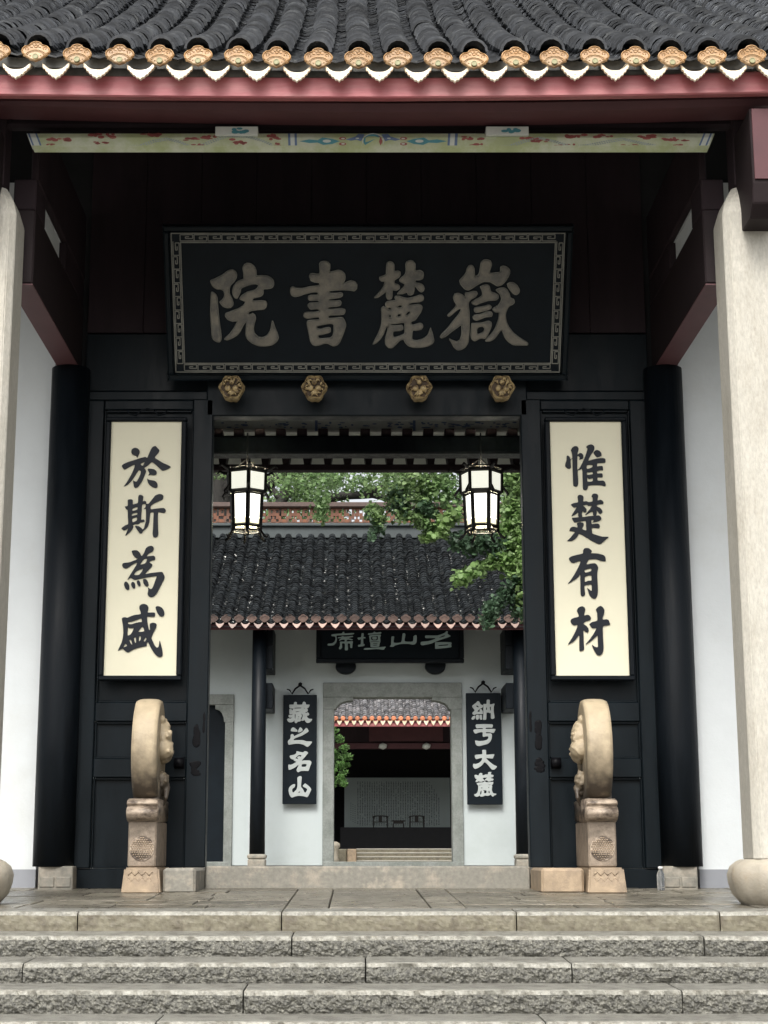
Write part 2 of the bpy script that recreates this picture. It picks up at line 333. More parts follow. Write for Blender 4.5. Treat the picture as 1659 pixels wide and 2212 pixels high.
# ------------------------------------------------------------------ outlines of the characters (origin x, y, scale, loops)
S1 = 5.53; S2 = 1659 / 360.0; S3 = 1659 / 220.0; S4 = 2212 / 220.0; S5 = 1659 / 260.0; S6 = 1659 / 280.0
CH = {}
CH['yuan'] = (770, 970, S1, [[(140,490),(250,440),(400,360),(500,285),(600,260),(670,300),(700,370),(690,440),(640,520),(570,600),(545,680),(550,760),(590,850),(620,940),(620,1010),(570,1060),(490,1068),(400,1035),(330,940),(400,870),(430,790),(410,710),(350,680),(280,680),(190,620),(150,550)],
 [(155,740),(210,738),(265,790),(295,880),(305,1050),(325,1250),(350,1450),(370,1600),(372,1720),(340,1780),(270,1775),(200,1730),(165,1640),(150,1400),(135,1200),(140,950)],
 [(600,680),(620,610),(680,530),(760,480),(830,450),(825,330),(810,230),(840,160),(910,122),(990,135),(1060,190),(1105,290),(1110,385),(1200,380),(1330,390),(1420,440),(1470,510),(1470,590),(1430,650),(1330,670),(1255,680),(1255,760),(1210,820),(1110,850),(1040,870),(1030,900),(1060,915),(1200,905),(1290,915),(1325,970),(1310,1050),(1250,1100),(1120,1110),(1000,1130),(935,1170),(960,1195),(1020,1170),(1075,1210),(1095,1290),(1065,1400),(1050,1500),(1070,1590),(1140,1660),(1240,1670),(1330,1620),(1380,1540),(1410,1420),(1425,1335),(1450,1340),(1490,1450),(1545,1590),(1570,1690),(1530,1770),(1440,1840),(1300,1870),(1150,1860),(1020,1810),(920,1730),(875,1640),(875,1520),(885,1400),(880,1370),(830,1440),(770,1560),(690,1650),(580,1710),(500,1738),(430,1720),(450,1680),(540,1600),(620,1490),(670,1400),(690,1345),(600,1350),(500,1310),(445,1230),(460,1170),(560,1130),(700,1080),(820,1010),(860,950),(850,930),(760,890),(745,860),(790,800),(900,730),(1040,690),(1110,650),(1135,590),(1090,570),(990,580),(870,620),(790,660),(770,740),(735,820),(700,870),(650,860),(610,800),(595,730)]])
CH['shu'] = (1070, 970, S1, [[(750,150),(790,95),(860,80),(930,95),(985,150),(985,230),(975,305),(1060,290),(1150,268),(1230,290),(1290,350),(1305,440),(1275,540),(1340,510),(1420,485),(1500,510),(1550,580),(1545,660),(1490,715),(1400,705),(1270,695),(1100,700),(970,715),(965,735),(1000,750),(1120,745),(1210,735),(1252,770),(1240,820),(1180,855),(1050,875),(960,885),(965,910),(1080,910),(1180,905),(1222,950),(1200,1010),(1130,1035),(1000,1045),(940,1065),(960,1085),(1100,1080),(1220,1070),(1290,1090),(1305,1140),(1270,1200),(1180,1215),(1000,1220),(945,1245),(960,1275),(1080,1265),(1200,1255),(1255,1270),(1300,1350),(1318,1430),(1290,1530),(1250,1640),(1200,1760),(1140,1840),(1060,1865),(1000,1850),(940,1815),(860,1812),(760,1845),(680,1858),(610,1830),(565,1760),(540,1650),(510,1500),(492,1390),(510,1330),(600,1310),(740,1305),(750,1280),(740,1262),(640,1270),(520,1290),(450,1270),(420,1220),(440,1165),(500,1145),(640,1145),(740,1130),(745,1105),(700,1090),(580,1100),(530,1060),(510,1000),(550,960),(640,950),(735,945),(740,920),(700,910),(560,915),(520,880),(520,820),(580,790),(715,785),(720,760),(700,740),(600,745),(450,780),(330,825),(240,835),(170,800),(145,720),(150,650),(200,615),(280,645),(420,645),(560,610),(740,590),(755,560),(740,545),(650,530),(580,500),(545,420),(560,350),(620,335),(740,350),(760,300)],
 [(965,540),(975,480),(1020,455),(1060,465),(1040,510),(1000,545)],
 [(715,1490),(720,1445),(800,1425),(940,1400),(1020,1400),(1050,1430),(1050,1540),(1030,1640),(970,1685),(780,1695),(735,1670),(745,1635),(830,1620),(950,1590),(995,1560),(995,1500),(970,1465),(900,1470),(780,1500)]])
CH['lu'] = (1385, 970, S1, [[(410,160),(440,105),(490,90),(550,110),(585,170),(585,290),(650,285),(705,310),(710,370),(680,430),(620,465),(590,490),(590,550),(660,570),(700,620),(690,670),(620,705),(550,700),(545,800),(530,870),(480,893),(430,880),(405,820),(400,740),(330,790),(240,850),(165,860),(165,835),(230,770),(320,660),(360,590),(370,520),(310,515),(265,470),(270,415),(340,390),(400,355),(405,260)],
 [(805,170),(830,100),(900,68),(970,80),(1025,150),(1025,280),(1110,270),(1180,310),(1197,380),(1180,450),(1120,482),(1030,490),(1025,530),(1110,545),(1180,580),(1212,650),(1195,710),(1150,740),(1090,710),(1040,650),(1010,620),(1000,700),(980,775),(920,805),(865,790),(835,745),(760,772),(650,785),(640,765),(690,700),(770,620),(785,570),(700,520),(680,480),(720,430),(790,370),(815,290)],
 [(580,840),(600,812),(680,808),(770,840),(860,855),(980,830),(1100,790),(1170,795),(1200,850),(1180,910),(1100,945),(980,955),(900,975),(905,1000),(1080,985),(1150,1010),(1170,1060),(1140,1150),(1080,1240),(1020,1320),(940,1350),(940,1400),(990,1410),(1110,1375),(1170,1400),(1185,1460),(1140,1520),(1040,1540),(970,1540),(955,1620),(960,1720),(1050,1740),(1180,1700),(1260,1640),(1300,1560),(1335,1475),(1365,1540),(1400,1660),(1415,1750),(1370,1820),(1270,1870),(1130,1895),(980,1895),(870,1860),(800,1790),(770,1730),(700,1750),(620,1830),(540,1900),(460,1900),(400,1840),(380,1770),(395,1660),(430,1540),(440,1450),(400,1500),(360,1610),(290,1720),(200,1805),(130,1825),(140,1780),(200,1670),(270,1520),(305,1380),(310,1200),(305,1080),(350,1025),(395,1050),(385,970),(440,920),(560,905),(600,900)],
 [(650,1030),(700,1008),(742,1030),(700,1058)],[(445,1085),(480,1060),(518,1080),(490,1105)],[(640,1230),(670,1193),(715,1200),(703,1232),(665,1248)],[(472,1213),(505,1213),(503,1262),(478,1258)],[(825,1205),(850,1160),(900,1135),(900,1170),(850,1220)],
 [(490,1405),(600,1398),(775,1375),(790,1450),(790,1590),(740,1620),(640,1660),(570,1670),(555,1600),(570,1555),(700,1545),(765,1510),(765,1450),(720,1415),(560,1430)]])
CH['yue'] = (1655, 970, S2, [[(500,200),(540,145),(600,145),(635,200),(645,325),(700,300),(725,200),(740,100),(790,50),(860,42),(920,70),(937,140),(900,270),(990,270),(1075,255),(1080,180),(1130,150),(1200,170),(1255,230),(1240,320),(1180,420),(1110,490),(1030,510),(960,470),(900,440),(800,435),(700,480),(610,540),(530,582),(460,560),(390,480),(370,410),(430,340),(480,270)],
 [(1195,480),(1240,440),(1310,440),(1380,490),(1422,570),(1410,630),(1360,662),(1300,640),(1240,570)],
 [(260,700),(290,640),(350,625),(420,650),(465,690),(470,620),(530,615),(610,590),(670,600),(690,640),(650,700),(580,740),(540,790),(535,850),(548,950),(550,1100),(548,1300),(530,1480),(480,1570),(400,1620),(330,1620),(270,1570),(220,1480),(190,1415),(240,1440),(320,1465),(370,1440),(400,1360),(405,1250),(400,1190),(330,1240),(230,1310),(130,1390),(60,1415),(30,1390),(60,1340),(150,1250),(260,1110),(350,1000),(390,930),(375,905),(320,940),(240,1010),(190,1040),(160,1020),(180,985),(250,920),(310,840),(275,770)],
 [(730,520),(780,490),(850,478),(900,510),(925,600),(990,625),(1050,660),(1050,720),(1000,755),(880,765),(760,800),(660,842),(600,825),(580,790),(620,755),(720,700),(765,660),(755,580)],
 [(625,890),(680,870),(800,855),(880,828),(925,850),(930,890),(880,925),(760,955),(660,972),(625,940)],
 [(600,1040),(640,1005),(740,990),(840,950),(920,945),(950,990),(930,1040),(830,1050),(740,1085),(670,1110),(615,1085)],
 [(580,1160),(640,1150),(780,1135),(870,1108),(925,1130),(938,1180),(910,1270),(860,1370),(820,1425),(730,1420),(680,1450),(630,1465),(580,1430),(565,1360),(570,1260)],[(680,1260),(710,1225),(770,1215),(800,1245),(785,1300),(730,1330),(685,1335)],
 [(1005,570),(1060,540),(1150,530),(1210,570),(1250,650),(1265,710),(1320,730),(1335,790),(1300,830),(1240,860),(1200,930),(1180,1010),(1195,1120),(1240,1220),(1330,1330),(1450,1420),(1540,1470),(1570,1510),(1545,1540),(1430,1540),(1310,1535),(1220,1480),(1150,1390),(1105,1280),(1050,1340),(980,1430),(900,1470),(830,1470),(822,1448),(880,1380),(960,1290),(1020,1160),(1050,1050),(1055,970),(1000,965),(945,920),(965,880),(1040,840),(1080,780),(1095,720),(1070,650),(1020,600)]])
CH['yu'] = (430, 1670, S3, [[(505,290),(510,235),(560,185),(620,172),(690,195),(735,250),(740,310),(715,370),(672,450),(640,405),(560,375),(515,335)],
 [(232,685),(290,630),(450,565),(600,520),(750,470),(900,432),(955,455),(1010,330),(1060,220),(1110,150),(1190,122),(1250,180),(1300,235),(1280,300),(1215,380),(1170,450),(1270,520),(1400,600),(1530,660),(1625,718),(1540,780),(1400,828),(1330,780),(1200,660),(1085,580),(980,670),(875,740),(910,800),(920,860),(880,960),(820,1100),(740,1230),(690,1290),(620,1318),(580,1290),(565,1200),(555,1105),(600,1130),(650,1135),(700,1060),(750,950),(775,860),(750,820),(710,812),(680,850),(600,980),(500,1120),(390,1230),(285,1272),(350,1190),(450,1030),(530,880),(580,760),(600,655),(500,690),(400,745),(310,792),(260,750)],
 [(770,630),(810,600),(885,575),(860,620),(830,680),(785,665)],
 [(968,800),(985,768),(1060,768),(1150,785),(1210,830),(1230,890),(1200,940),(1140,955),(1050,940),(990,955),(1018,900)],[(955,1052),(1010,1085),(1150,1108),(1220,1150),(1250,1230),(1240,1300),(1190,1318),(1100,1290),(1020,1230),(970,1150)]])
CH['si'] = (430, 1850, S3, [[(400,310),(430,290),(500,280),(545,310),(545,425),(620,410),(690,380),(700,230),(720,165),(780,158),(845,200),(830,335),(890,325),(930,360),(925,400),(985,415),(1060,330),(1130,240),(1190,170),(1300,132),(1380,145),(1415,190),(1400,280),(1300,330),(1150,400),(1060,470),(1060,560),(1230,545),(1420,530),(1475,570),(1485,620),(1440,670),(1350,660),(1265,655),(1260,900),(1265,1100),(1270,1280),(1240,1350),(1180,1375),(1130,1350),(1110,1260),(1120,1100),(1130,850),(1135,660),(1050,660),(1030,780),(1015,920),(980,1040),(920,1120),(840,1185),(800,1250),(750,1255),(700,1200),(640,1110),(605,1050),(640,1035),(720,1050),(790,1100),(830,1140),(870,1090),(895,980),(920,900),(920,700),(915,555),(850,562),(905,510),(905,420),(815,430),(800,600),(785,855),(850,855),(885,900),(850,925),(755,945),(730,975),(680,990),(620,990),(545,1020),(562,1060),(520,1150),(440,1240),(340,1318),(340,1290),(380,1200),(415,1105),(350,1150),(290,1168),(220,1120),(260,1070),(340,1020),(410,985),(405,800),(400,600),(350,560),(325,490),(400,465)],
 [(540,545),(670,500),(670,575),(540,608)],[(532,690),(668,662),(665,715),(525,752)],[(532,830),(660,795),(655,885),(540,935)]])
CH['wei'] = (430, 2055, S3, [[(515,215),(560,190),(660,190),(740,250),(795,350),(850,290),(890,200),(920,130),(990,75),(1070,60),(1130,90),(1142,160),(1100,230),(1000,280),(935,360),(1050,350),(1140,345),(1180,380),(1175,465),(1100,475),(1015,525),(1080,570),(1100,610),(1070,670),(990,750),(900,860),(1100,830),(1370,805),(1420,860),(1450,930),(1440,1000),(1380,1120),(1300,1280),(1230,1410),(1150,1500),(1060,1525),(990,1490),(965,1430),(980,1350),(985,1250),(1040,1290),(1090,1280),(1130,1200),(1180,1060),(1225,930),(1150,930),(950,960),(750,1000),(620,1030),(560,1015),(480,970),(395,1028),(440,940),(520,810),(600,680),(675,545),(600,560),(500,620),(400,690),(330,705),(270,680),(242,620),(260,565),(330,545),(450,530),(560,490),(685,430),(620,400),(550,320)],
 [(760,590),(800,520),(850,455),(900,430),(955,440),(930,510),(890,560),(820,585)],[(580,880),(640,790),(700,760),(840,710),(790,810),(730,880),(650,895)],
 [(295,1150),(320,1090),(360,1078),(410,1120),(445,1200),(445,1290),(400,1322),(345,1290),(310,1220)],[(500,1130),(530,1090),(580,1095),(610,1160),(610,1260),(570,1280),(525,1240),(500,1180)],[(655,1080),(700,1045),(740,1070),(765,1140),(765,1190),(725,1215),(685,1180)],[(835,1020),(890,1005),(940,1030),(980,1100),(997,1180),(960,1222),(900,1200),(850,1130)]])
CH['sheng'] = (430, 2275, S3, [[(232,480),(280,440),(340,435),(390,450),(480,410),(600,370),(765,345),(765,280),(730,190),(740,110),(800,65),(870,55),(950,85),(987,150),(980,230),(970,300),(1080,298),(1165,305),(1180,350),(1165,420),(1050,420),(955,420),(960,550),(985,700),(1010,790),(1035,790),(1030,650),(1050,610),(1120,590),(1200,610),(1225,660),(1200,750),(1130,880),(1075,1020),(1120,1130),(1170,1240),(1230,1300),(1275,1280),(1295,1190),(1310,1098),(1350,1220),(1385,1370),(1395,1520),(1350,1560),(1290,1570),(1220,1530),(1140,1440),(1060,1310),(980,1150),(940,1180),(935,1250),(800,1280),(650,1320),(530,1370),(450,1420),(395,1438),(330,1400),(262,1332),(215,1345),(120,1388),(150,1320),(220,1170),(260,1030),(275,850),(265,680)],
 [(408,570),(500,562),(650,515),(785,470),(800,570),(720,575),(600,605),(500,635),(415,625)],[(408,720),(440,740),(500,748),(570,740),(545,820),(490,915),(400,950)],[(705,850),(820,700),(868,828)],[(440,1085),(490,1080),(530,1200),(505,1205)],[(575,1025),(632,1015),(638,1150),(610,1155)],[(725,985),(778,980),(765,1070),(735,1115),(720,1115)],[(855,1110),(880,1050),(910,1015),(935,1040),(920,1090),(890,1128)],[(275,1290),(335,1190),(380,1252)],
 [(1192,160),(1230,122),(1300,125),(1380,170),(1430,250),(1447,340),(1420,400),(1350,418),(1290,380),(1230,280)]])
CH['wei2'] = (2110, 1660, S3, [[(355,320),(390,245),(460,203),(530,210),(570,260),(565,340),(545,400),(545,450),(590,405),(650,400),(700,450),(708,520),(680,565),(590,578),(605,530),(570,480),(540,490),(535,700),(540,870),(600,820),(650,730),(720,590),(780,430),(820,310),(820,260),(790,220),(850,170),(930,150),(1000,185),(1025,250),(1000,340),(930,440),(850,610),(980,580),(1120,550),(1270,540),(1335,570),(1335,665),(1250,680),(1110,690),(1100,775),(1180,765),(1250,770),(1265,820),(1265,890),(1200,885),(1100,915),(1105,980),(1190,975),(1250,985),(1255,1085),(1180,1090),(1110,1095),(1120,1185),(1260,1180),(1320,1220),(1345,1290),(1325,1345),(1200,1315),(1000,1310),(850,1325),(835,1390),(810,1440),(755,1455),(700,1425),(692,1300),(685,1100),(680,930),(665,840),(620,870),(550,890),(550,1000),(560,1150),(560,1280),(530,1345),(490,1355),(430,1330),(415,1250),(410,1050),(400,800),(395,560),(345,605),(350,720),(355,810),(320,845),(260,840),(200,780),(195,700),(230,600),(235,480),(280,475),(320,520),(340,575),(395,530),(385,430),(370,350)],
 [(810,745),(960,735),(960,800),(815,850)],[(815,945),(880,950),(970,935),(970,1000),(820,1020)],[(820,1090),(870,1140),(975,1115),(965,1200),(830,1210)],
 [(1000,385),(1040,330),(1100,310),(1170,340),(1220,400),(1225,470),(1170,500),(1100,515),(1040,460)]])
CH['chu'] = (2110, 1860, S3, [[(540,130),(570,90),(620,80),(690,105),(715,160),(705,265),(790,258),(860,285),(965,265),(970,160),(940,120),(970,60),(1030,42),(1100,60),(1130,110),(1110,235),(1190,220),(1250,245),(1280,290),(1270,340),(1180,345),(1095,370),(1100,415),(1180,450),(1235,510),(1250,580),(1210,620),(1160,610),(1110,540),(1085,525),(1090,600),(1075,670),(1150,665),(1205,710),(1220,770),(1170,820),(1080,850),(970,860),(1010,795),(940,800),(945,910),(1040,900),(1120,900),(1165,930),(1178,990),(1150,1030),(1040,1022),(950,1025),(955,1120),(965,1180),(1100,1230),(1250,1270),(1430,1278),(1330,1370),(1205,1475),(1130,1475),(1000,1420),(850,1330),(700,1240),(585,1190),(540,1270),(460,1350),(370,1395),(250,1392),(330,1310),(410,1210),(465,1140),(400,1115),(315,1105),(330,1040),(380,995),(450,990),(530,1010),(540,960),(525,900),(560,868),(620,858),(690,875),(720,910),(710,970),(675,1050),(790,1095),(785,960),(775,825),(680,832),(580,846),(460,868),(420,820),(385,740),(470,725),(580,715),(560,670),(555,575),(480,640),(370,688),(420,590),(515,430),(440,440),(385,400),(355,355),(420,320),(555,290),(550,200)],
 [(700,385),(810,362),(850,395),(950,388),(880,500),(755,658),(850,615),(970,550),(985,640),(1000,672),(850,690),(680,705),(680,550),(740,582),(795,560),(795,490),(750,430)]])
CH['you'] = (2110, 2060, S3, [[(690,240),(700,150),(740,95),(800,85),(870,95),(940,155),(945,195),(925,235),(1100,240),(1270,285),(1325,330),(1345,400),(1335,465),(1230,455),(1080,405),(960,405),(865,415),(800,545),(920,530),(1030,520),(1090,560),(1130,650),(1105,800),(1110,1000),(1120,1250),(1115,1400),(1080,1500),(1010,1532),(930,1490),(870,1400),(840,1290),(815,1215),(880,1270),(945,1300),(940,1130),(840,1135),(745,1160),(745,1290),(755,1410),(690,1468),(635,1420),(625,1250),(620,1000),(620,840),(560,920),(450,1000),(270,1105),(340,1010),(450,840),(560,640),(630,465),(540,475),(430,515),(360,490),(300,410),(310,360),(380,320),(520,280)],
 [(745,710),(920,665),(925,740),(765,785)],[(750,915),(850,870),(935,870),(940,1005),(840,1020),(755,1050)]])
CH['cai'] = (2110, 2280, S3, [[(525,220),(550,145),(610,100),(680,88),(740,120),(762,180),(745,260),(730,345),(820,330),(880,350),(925,415),(900,480),(800,510),(735,545),(720,595),(800,650),(850,720),(858,800),(825,835),(770,810),(715,770),(715,950),(722,1150),(722,1320),(630,1362),(598,1350),(592,1150),(588,910),(500,1020),(400,1110),(270,1172),(340,1060),(440,890),(500,760),(545,620),(440,628),(380,590),(342,510),(370,450),(460,410),(570,380),(565,300)],
 [(1065,185),(1110,120),(1190,75),(1260,110),(1308,200),(1290,320),(1270,380),(1265,460),(1360,455),(1420,475),(1450,540),(1470,610),(1380,630),(1270,660),(1265,850),(1275,1100),(1285,1280),(1270,1380),(1220,1460),(1160,1492),(1090,1460),(1020,1350),(975,1250),(955,1180),(1020,1230),(1090,1255),(1125,1230),(1120,1080),(1110,920),(1010,1010),(900,1100),(775,1168),(860,1060),(960,930),(1040,800),(1080,710),(965,712),(920,660),(882,590),(960,535),(1100,495),(1105,380),(1100,270)]])
CH['cang'] = (1060, 2620, S4, [[(335,450),(360,430),(500,425),(510,360),(560,325),(620,345),(630,425),(820,425),(850,340),(900,315),(960,360),(970,425),(1100,430),(1090,500),(1050,555),(1010,560),(1040,640),(1010,700),(950,715),(960,745),(1040,725),(1085,780),(1080,830),(1010,855),(1020,910),(1090,965),(1200,975),(1180,1040),(1100,1110),(1010,1125),(950,1080),(905,1010),(860,1045),(810,1040),(780,1030),(740,1070),(650,1080),(620,1125),(570,1135),(530,1085),(540,1025),(490,1070),(420,1100),(330,1100),(270,1050),(250,990),(290,955),(380,960),(430,920),(350,930),(305,880),(320,820),(440,810),(455,785),(370,795),(340,770),(335,610),(400,590),(430,620),(445,665),(470,600),(495,582),(400,575),(345,560)],
 [(520,575),(560,550),(780,545),(770,570),(600,577)],[(575,700),(640,683),(735,690),(640,708),(580,717)],[(790,770),(822,790),(848,850),(818,950),(797,1000),(770,980),(800,900),(818,850)],[(545,800),(572,790),(572,880),(555,985),(543,900)],[(665,888),(690,878),(718,885),(690,903)],[(648,975),(665,963),(683,970),(665,992)],[(888,560),(905,550),(918,558),(905,582)]])
CH['zhi'] = (1060, 2620, S4, [[(390,1400),(420,1330),(470,1295),(530,1310),(640,1400),(620,1460),(520,1455),(410,1440)],[(650,1450),(705,1350),(740,1290),(800,1320),(845,1390),(820,1430),(750,1475),(685,1485)],
 [(380,1600),(400,1560),(450,1545),(500,1580),(515,1625),(650,1565),(800,1490),(900,1390),(970,1315),(1010,1330),(1072,1430),(1030,1480),(850,1590),(650,1670),(530,1720),(500,1780),(700,1775),(870,1785),(1000,1825),(1200,1835),(1150,1930),(1060,2025),(1000,2030),(850,1950),(700,1915),(520,1925),(350,1955),(305,1950),(280,1850),(300,1790),(360,1730),(380,1680)]])
CH['ming'] = (1060, 2820, S4, [[(610,185),(720,210),(860,230),(900,190),(960,185),(1030,220),(1050,260),(1000,320),(920,420),(810,545),(900,540),(1090,540),(1160,570),(1178,640),(1130,750),(1090,870),(1055,940),(900,935),(770,945),(680,985),(630,960),(610,900),(650,800),(675,710),(560,800),(450,860),(340,895),(300,870),(300,700),(380,705),(480,670),(590,590),(510,550),(500,505),(450,500),(380,460),(350,390),(370,350),(520,320),(600,260)],
 [(690,340),(790,345),(760,400),(720,375),(655,400),(635,430),(680,500),(620,470),(565,455)],[(825,685),(985,685),(955,775),(805,775)]])
CH['shan'] = (1060, 2820, S4, [[(640,1210),(670,1165),(740,1130),(800,1155),(808,1220),(790,1380),(785,1540),(860,1640),(910,1740),(940,1765),(980,1720),(1015,1640),(960,1590),(870,1540),(850,1500),(900,1440),(940,1415),(1040,1480),(1130,1570),(1168,1640),(1130,1740),(1050,1900),(1000,1938),(880,1900),(700,1885),(550,1910),(440,1950),(380,1910),(330,1810),(305,1680),(330,1570),(400,1490),(500,1440),(560,1455),(530,1560),(460,1610),(445,1680),(475,1760),(540,1710),(610,1630),(640,1530),(645,1350)],[(680,1762),(710,1713),(737,1740),(722,1762)]])
CH['na'] = (1760, 2620, S4, [[(250,530),(250,470),(320,410),(400,350),(440,300),(500,305),(540,380),(580,430),(645,450),(650,520),(600,560),(540,590),(480,640),(440,690),(520,700),(530,610),(580,590),(620,640),(648,700),(648,780),(560,790),(400,790),(330,820),(270,800),(250,740),(300,690),(335,650),(310,600)],[(390,480),(430,460),(490,510),(470,535),(415,510)],
 [(215,950),(260,880),(330,850),(365,870),(350,950),(300,1000),(240,1000)],[(385,840),(440,815),(495,835),(500,950),(450,1005),(390,980)],[(520,835),(600,818),(620,870),(615,990),(570,1005),(525,960)],
 [(665,420),(700,400),(780,405),(795,260),(840,235),(910,260),(910,410),(980,415),(1040,395),(1095,400),(1065,500),(1060,680),(1090,930),(1010,975),(950,940),(950,760),(900,750),(860,725),(790,750),(785,920),(765,1000),(700,1008),(650,990),(665,850),(668,600)],[(775,540),(802,540),(802,620),(775,630)],[(910,520),(948,510),(952,650),(925,640)]])
CH['yu2'] = (1760, 2620, S4, [[(375,1210),(420,1175),(700,1170),(1015,1185),(1000,1310),(880,1305),(760,1315),(760,1350),(900,1355),(1125,1355),(1100,1440),(1050,1510),(900,1480),(770,1480),(770,1520),(940,1520),(990,1570),(985,1700),(940,1820),(850,1910),(700,1960),(540,2000),(430,1990),(370,1920),(355,1840),(370,1795),(500,1815),(650,1805),(800,1765),(855,1700),(850,1640),(760,1635),(680,1655),(640,1620),(635,1480),(500,1490),(400,1525),(340,1520),(285,1430),(300,1390),(380,1365),(630,1355),(640,1325),(530,1320),(420,1335),(380,1280)]])
CH['da'] = (1760, 2820, S4, [[(620,150),(700,140),(770,155),(775,315),(900,315),(1080,305),(1050,400),(1020,465),(900,460),(780,455),(850,540),(980,650),(1080,720),(1185,765),(1140,840),(1080,888),(1000,890),(930,820),(820,690),(710,610),(620,720),(500,810),(370,860),(320,840),(270,760),(290,665),(380,675),(500,630),(590,550),(620,450),(520,460),(400,492),(350,430),(345,350),(400,320),(620,300)]])
CH['lu2'] = (1760, 2820, S4, [[(330,1100),(400,1085),(480,1110),(510,1040),(570,1015),(625,1035),(630,1100),(700,1095),(740,1070),(840,1065),(850,990),(970,980),(950,1070),(1050,1090),(1040,1170),(960,1190),(960,1215),(1060,1245),(1020,1312),(950,1308),(935,1340),(840,1340),(815,1300),(730,1305),(640,1330),(610,1352),(520,1350),(500,1325),(400,1368),(370,1340),(390,1290),(430,1240),(380,1240),(345,1190)],
 [(640,1225),(700,1195),(815,1195),(740,1250),(720,1290)],
 [(430,1395),(560,1375),(660,1368),(720,1330),(780,1365),(900,1365),(1040,1352),(1030,1440),(985,1478),(1005,1510),(990,1660),(1040,1780),(1150,1800),(1150,1850),(1080,1870),(1030,1920),(980,1880),(940,1845),(850,1890),(770,1880),(740,1872),(640,1915),(560,1910),(530,1870),(500,1890),(420,1930),(340,1890),(315,1830),(400,1800),(450,1720),(470,1600),(465,1490),(415,1435)],
 [(490,1474),(590,1460),(590,1474),(495,1486)],[(870,1460),(955,1460),(900,1474)],[(580,1570),(632,1576),(610,1602)],[(842,1556),(890,1560),(866,1586)],[(660,1675),(780,1682),(770,1780),(690,1780),(700,1740),(690,1700)],[(565,1705),(592,1692),(592,1790),(552,1840),(545,1780)],[(868,1690),(890,1690),(907,1780),(873,1775)]])
CH['xi'] = (1220, 2370, S5, [[(205,200),(220,175),(330,160),(455,150),(480,115),(515,115),(530,150),(700,140),(755,145),(740,170),(640,185),(450,195),(330,205),(340,290),(325,360),(290,410),(240,440),(120,440),(125,400),(220,390),(280,350),(305,280),(290,225),(215,215)],
 [(360,265),(370,245),(440,235),(470,215),(520,230),(590,225),(715,210),(725,235),(620,260),(720,295),(700,315),(600,300),(575,345),(720,340),(715,400),(705,500),(660,490),(655,400),(600,400),(605,540),(560,560),(530,540),(530,400),(460,395),(465,490),(420,535),(385,515),(415,440),(415,350),(520,350),(520,300),(440,310),(395,330),(400,300),(440,270)]])
CH['tan'] = (1220, 2370, S5, [[(835,270),(850,250),(920,240),(935,150),(985,155),(980,235),(1020,240),(1025,270),(975,275),(980,405),(1005,410),(995,450),(860,470),(850,430),(910,410),(915,290),(870,310)],
 [(1090,170),(1100,150),(1200,140),(1240,108),(1290,130),(1400,118),(1400,155),(1300,165),(1100,185)],
 [(1115,225),(1140,195),(1390,180),(1380,250),(1385,340),(1365,420),(1350,470),(1200,485),(1150,470),(1145,390),(1130,345),(1125,290)],[(1172,230),(1312,213),(1325,240),(1312,312),(1178,314)],[(1197,236),(1292,230),(1292,292),(1202,297)],[(1155,346),(1355,342),(1355,352),(1160,357)],[(1215,393),(1310,386),(1310,398),(1215,405)],[(1215,430),(1305,424),(1305,437),(1215,443)],
 [(985,540),(1020,503),(1200,500),(1505,470),(1490,510),(1460,545),(1300,525),(1100,540)]])
CH['shan2'] = (1450, 2370, S6, [[(170,230),(190,208),(235,215),(225,345),(390,335),(420,150),(470,140),(485,180),(470,315),(650,320),(665,210),(710,178),(738,200),(735,330),(700,380),(640,390),(560,375),(400,375),(260,405),(210,440),(135,430),(165,390)]])
CH['ming2'] = (1450, 2370, S6, [[(925,215),(950,185),(1200,185),(1360,130),(1400,90),(1435,100),(1430,150),(1495,200),(1400,240),(1250,290),(1050,370),(880,403),(830,390),(825,345),(860,325),(1000,310),(1130,270),(1150,245),(950,245)],[(1230,235),(1350,182),(1370,200),(1300,225)],
 [(1150,350),(1180,335),(1500,338),(1508,400),(1500,450),(1170,485),(1150,450)],[(1235,400),(1435,385),(1430,408),(1240,420)]])
# ------------------------------------------------------------------ roofs of overlapping clay tiles
def arc_tile(r, L, th, a0, a1, seg, taper=0.93, hollow=False, flip=1):
    vs, fs = [], []
    for k, (y, q) in enumerate(((0, 1.0), (L, taper))):
        for rr in (r * q, r * q - th):
            for i in range(seg + 1):
                a = a0 + (a1 - a0) * i / seg
                vs.append((rr * math.cos(a), y, flip * rr * math.sin(a)))
    n = seg + 1
    for i in range(seg):
        fs += [(i, i + 1, 2 * n + i + 1, 2 * n + i), (n + i, 3 * n + i, 3 * n + i + 1, n + i + 1), (i, n + i, n + i + 1, i + 1)]
    fs += [(0, 2 * n, 3 * n, n), (seg, n + seg, 3 * n + seg, 2 * n + seg)]
    return vs, fs
def walk(prof, s):
    for i in range(len(prof) - 1):
        a, b = Vector((0, *prof[i])), Vector((0, *prof[i + 1])); d = (b - a).length
        if s <= d or i == len(prof) - 2:
            return a + (b - a) * (s / d), (b - a).normalized()
        s -= d
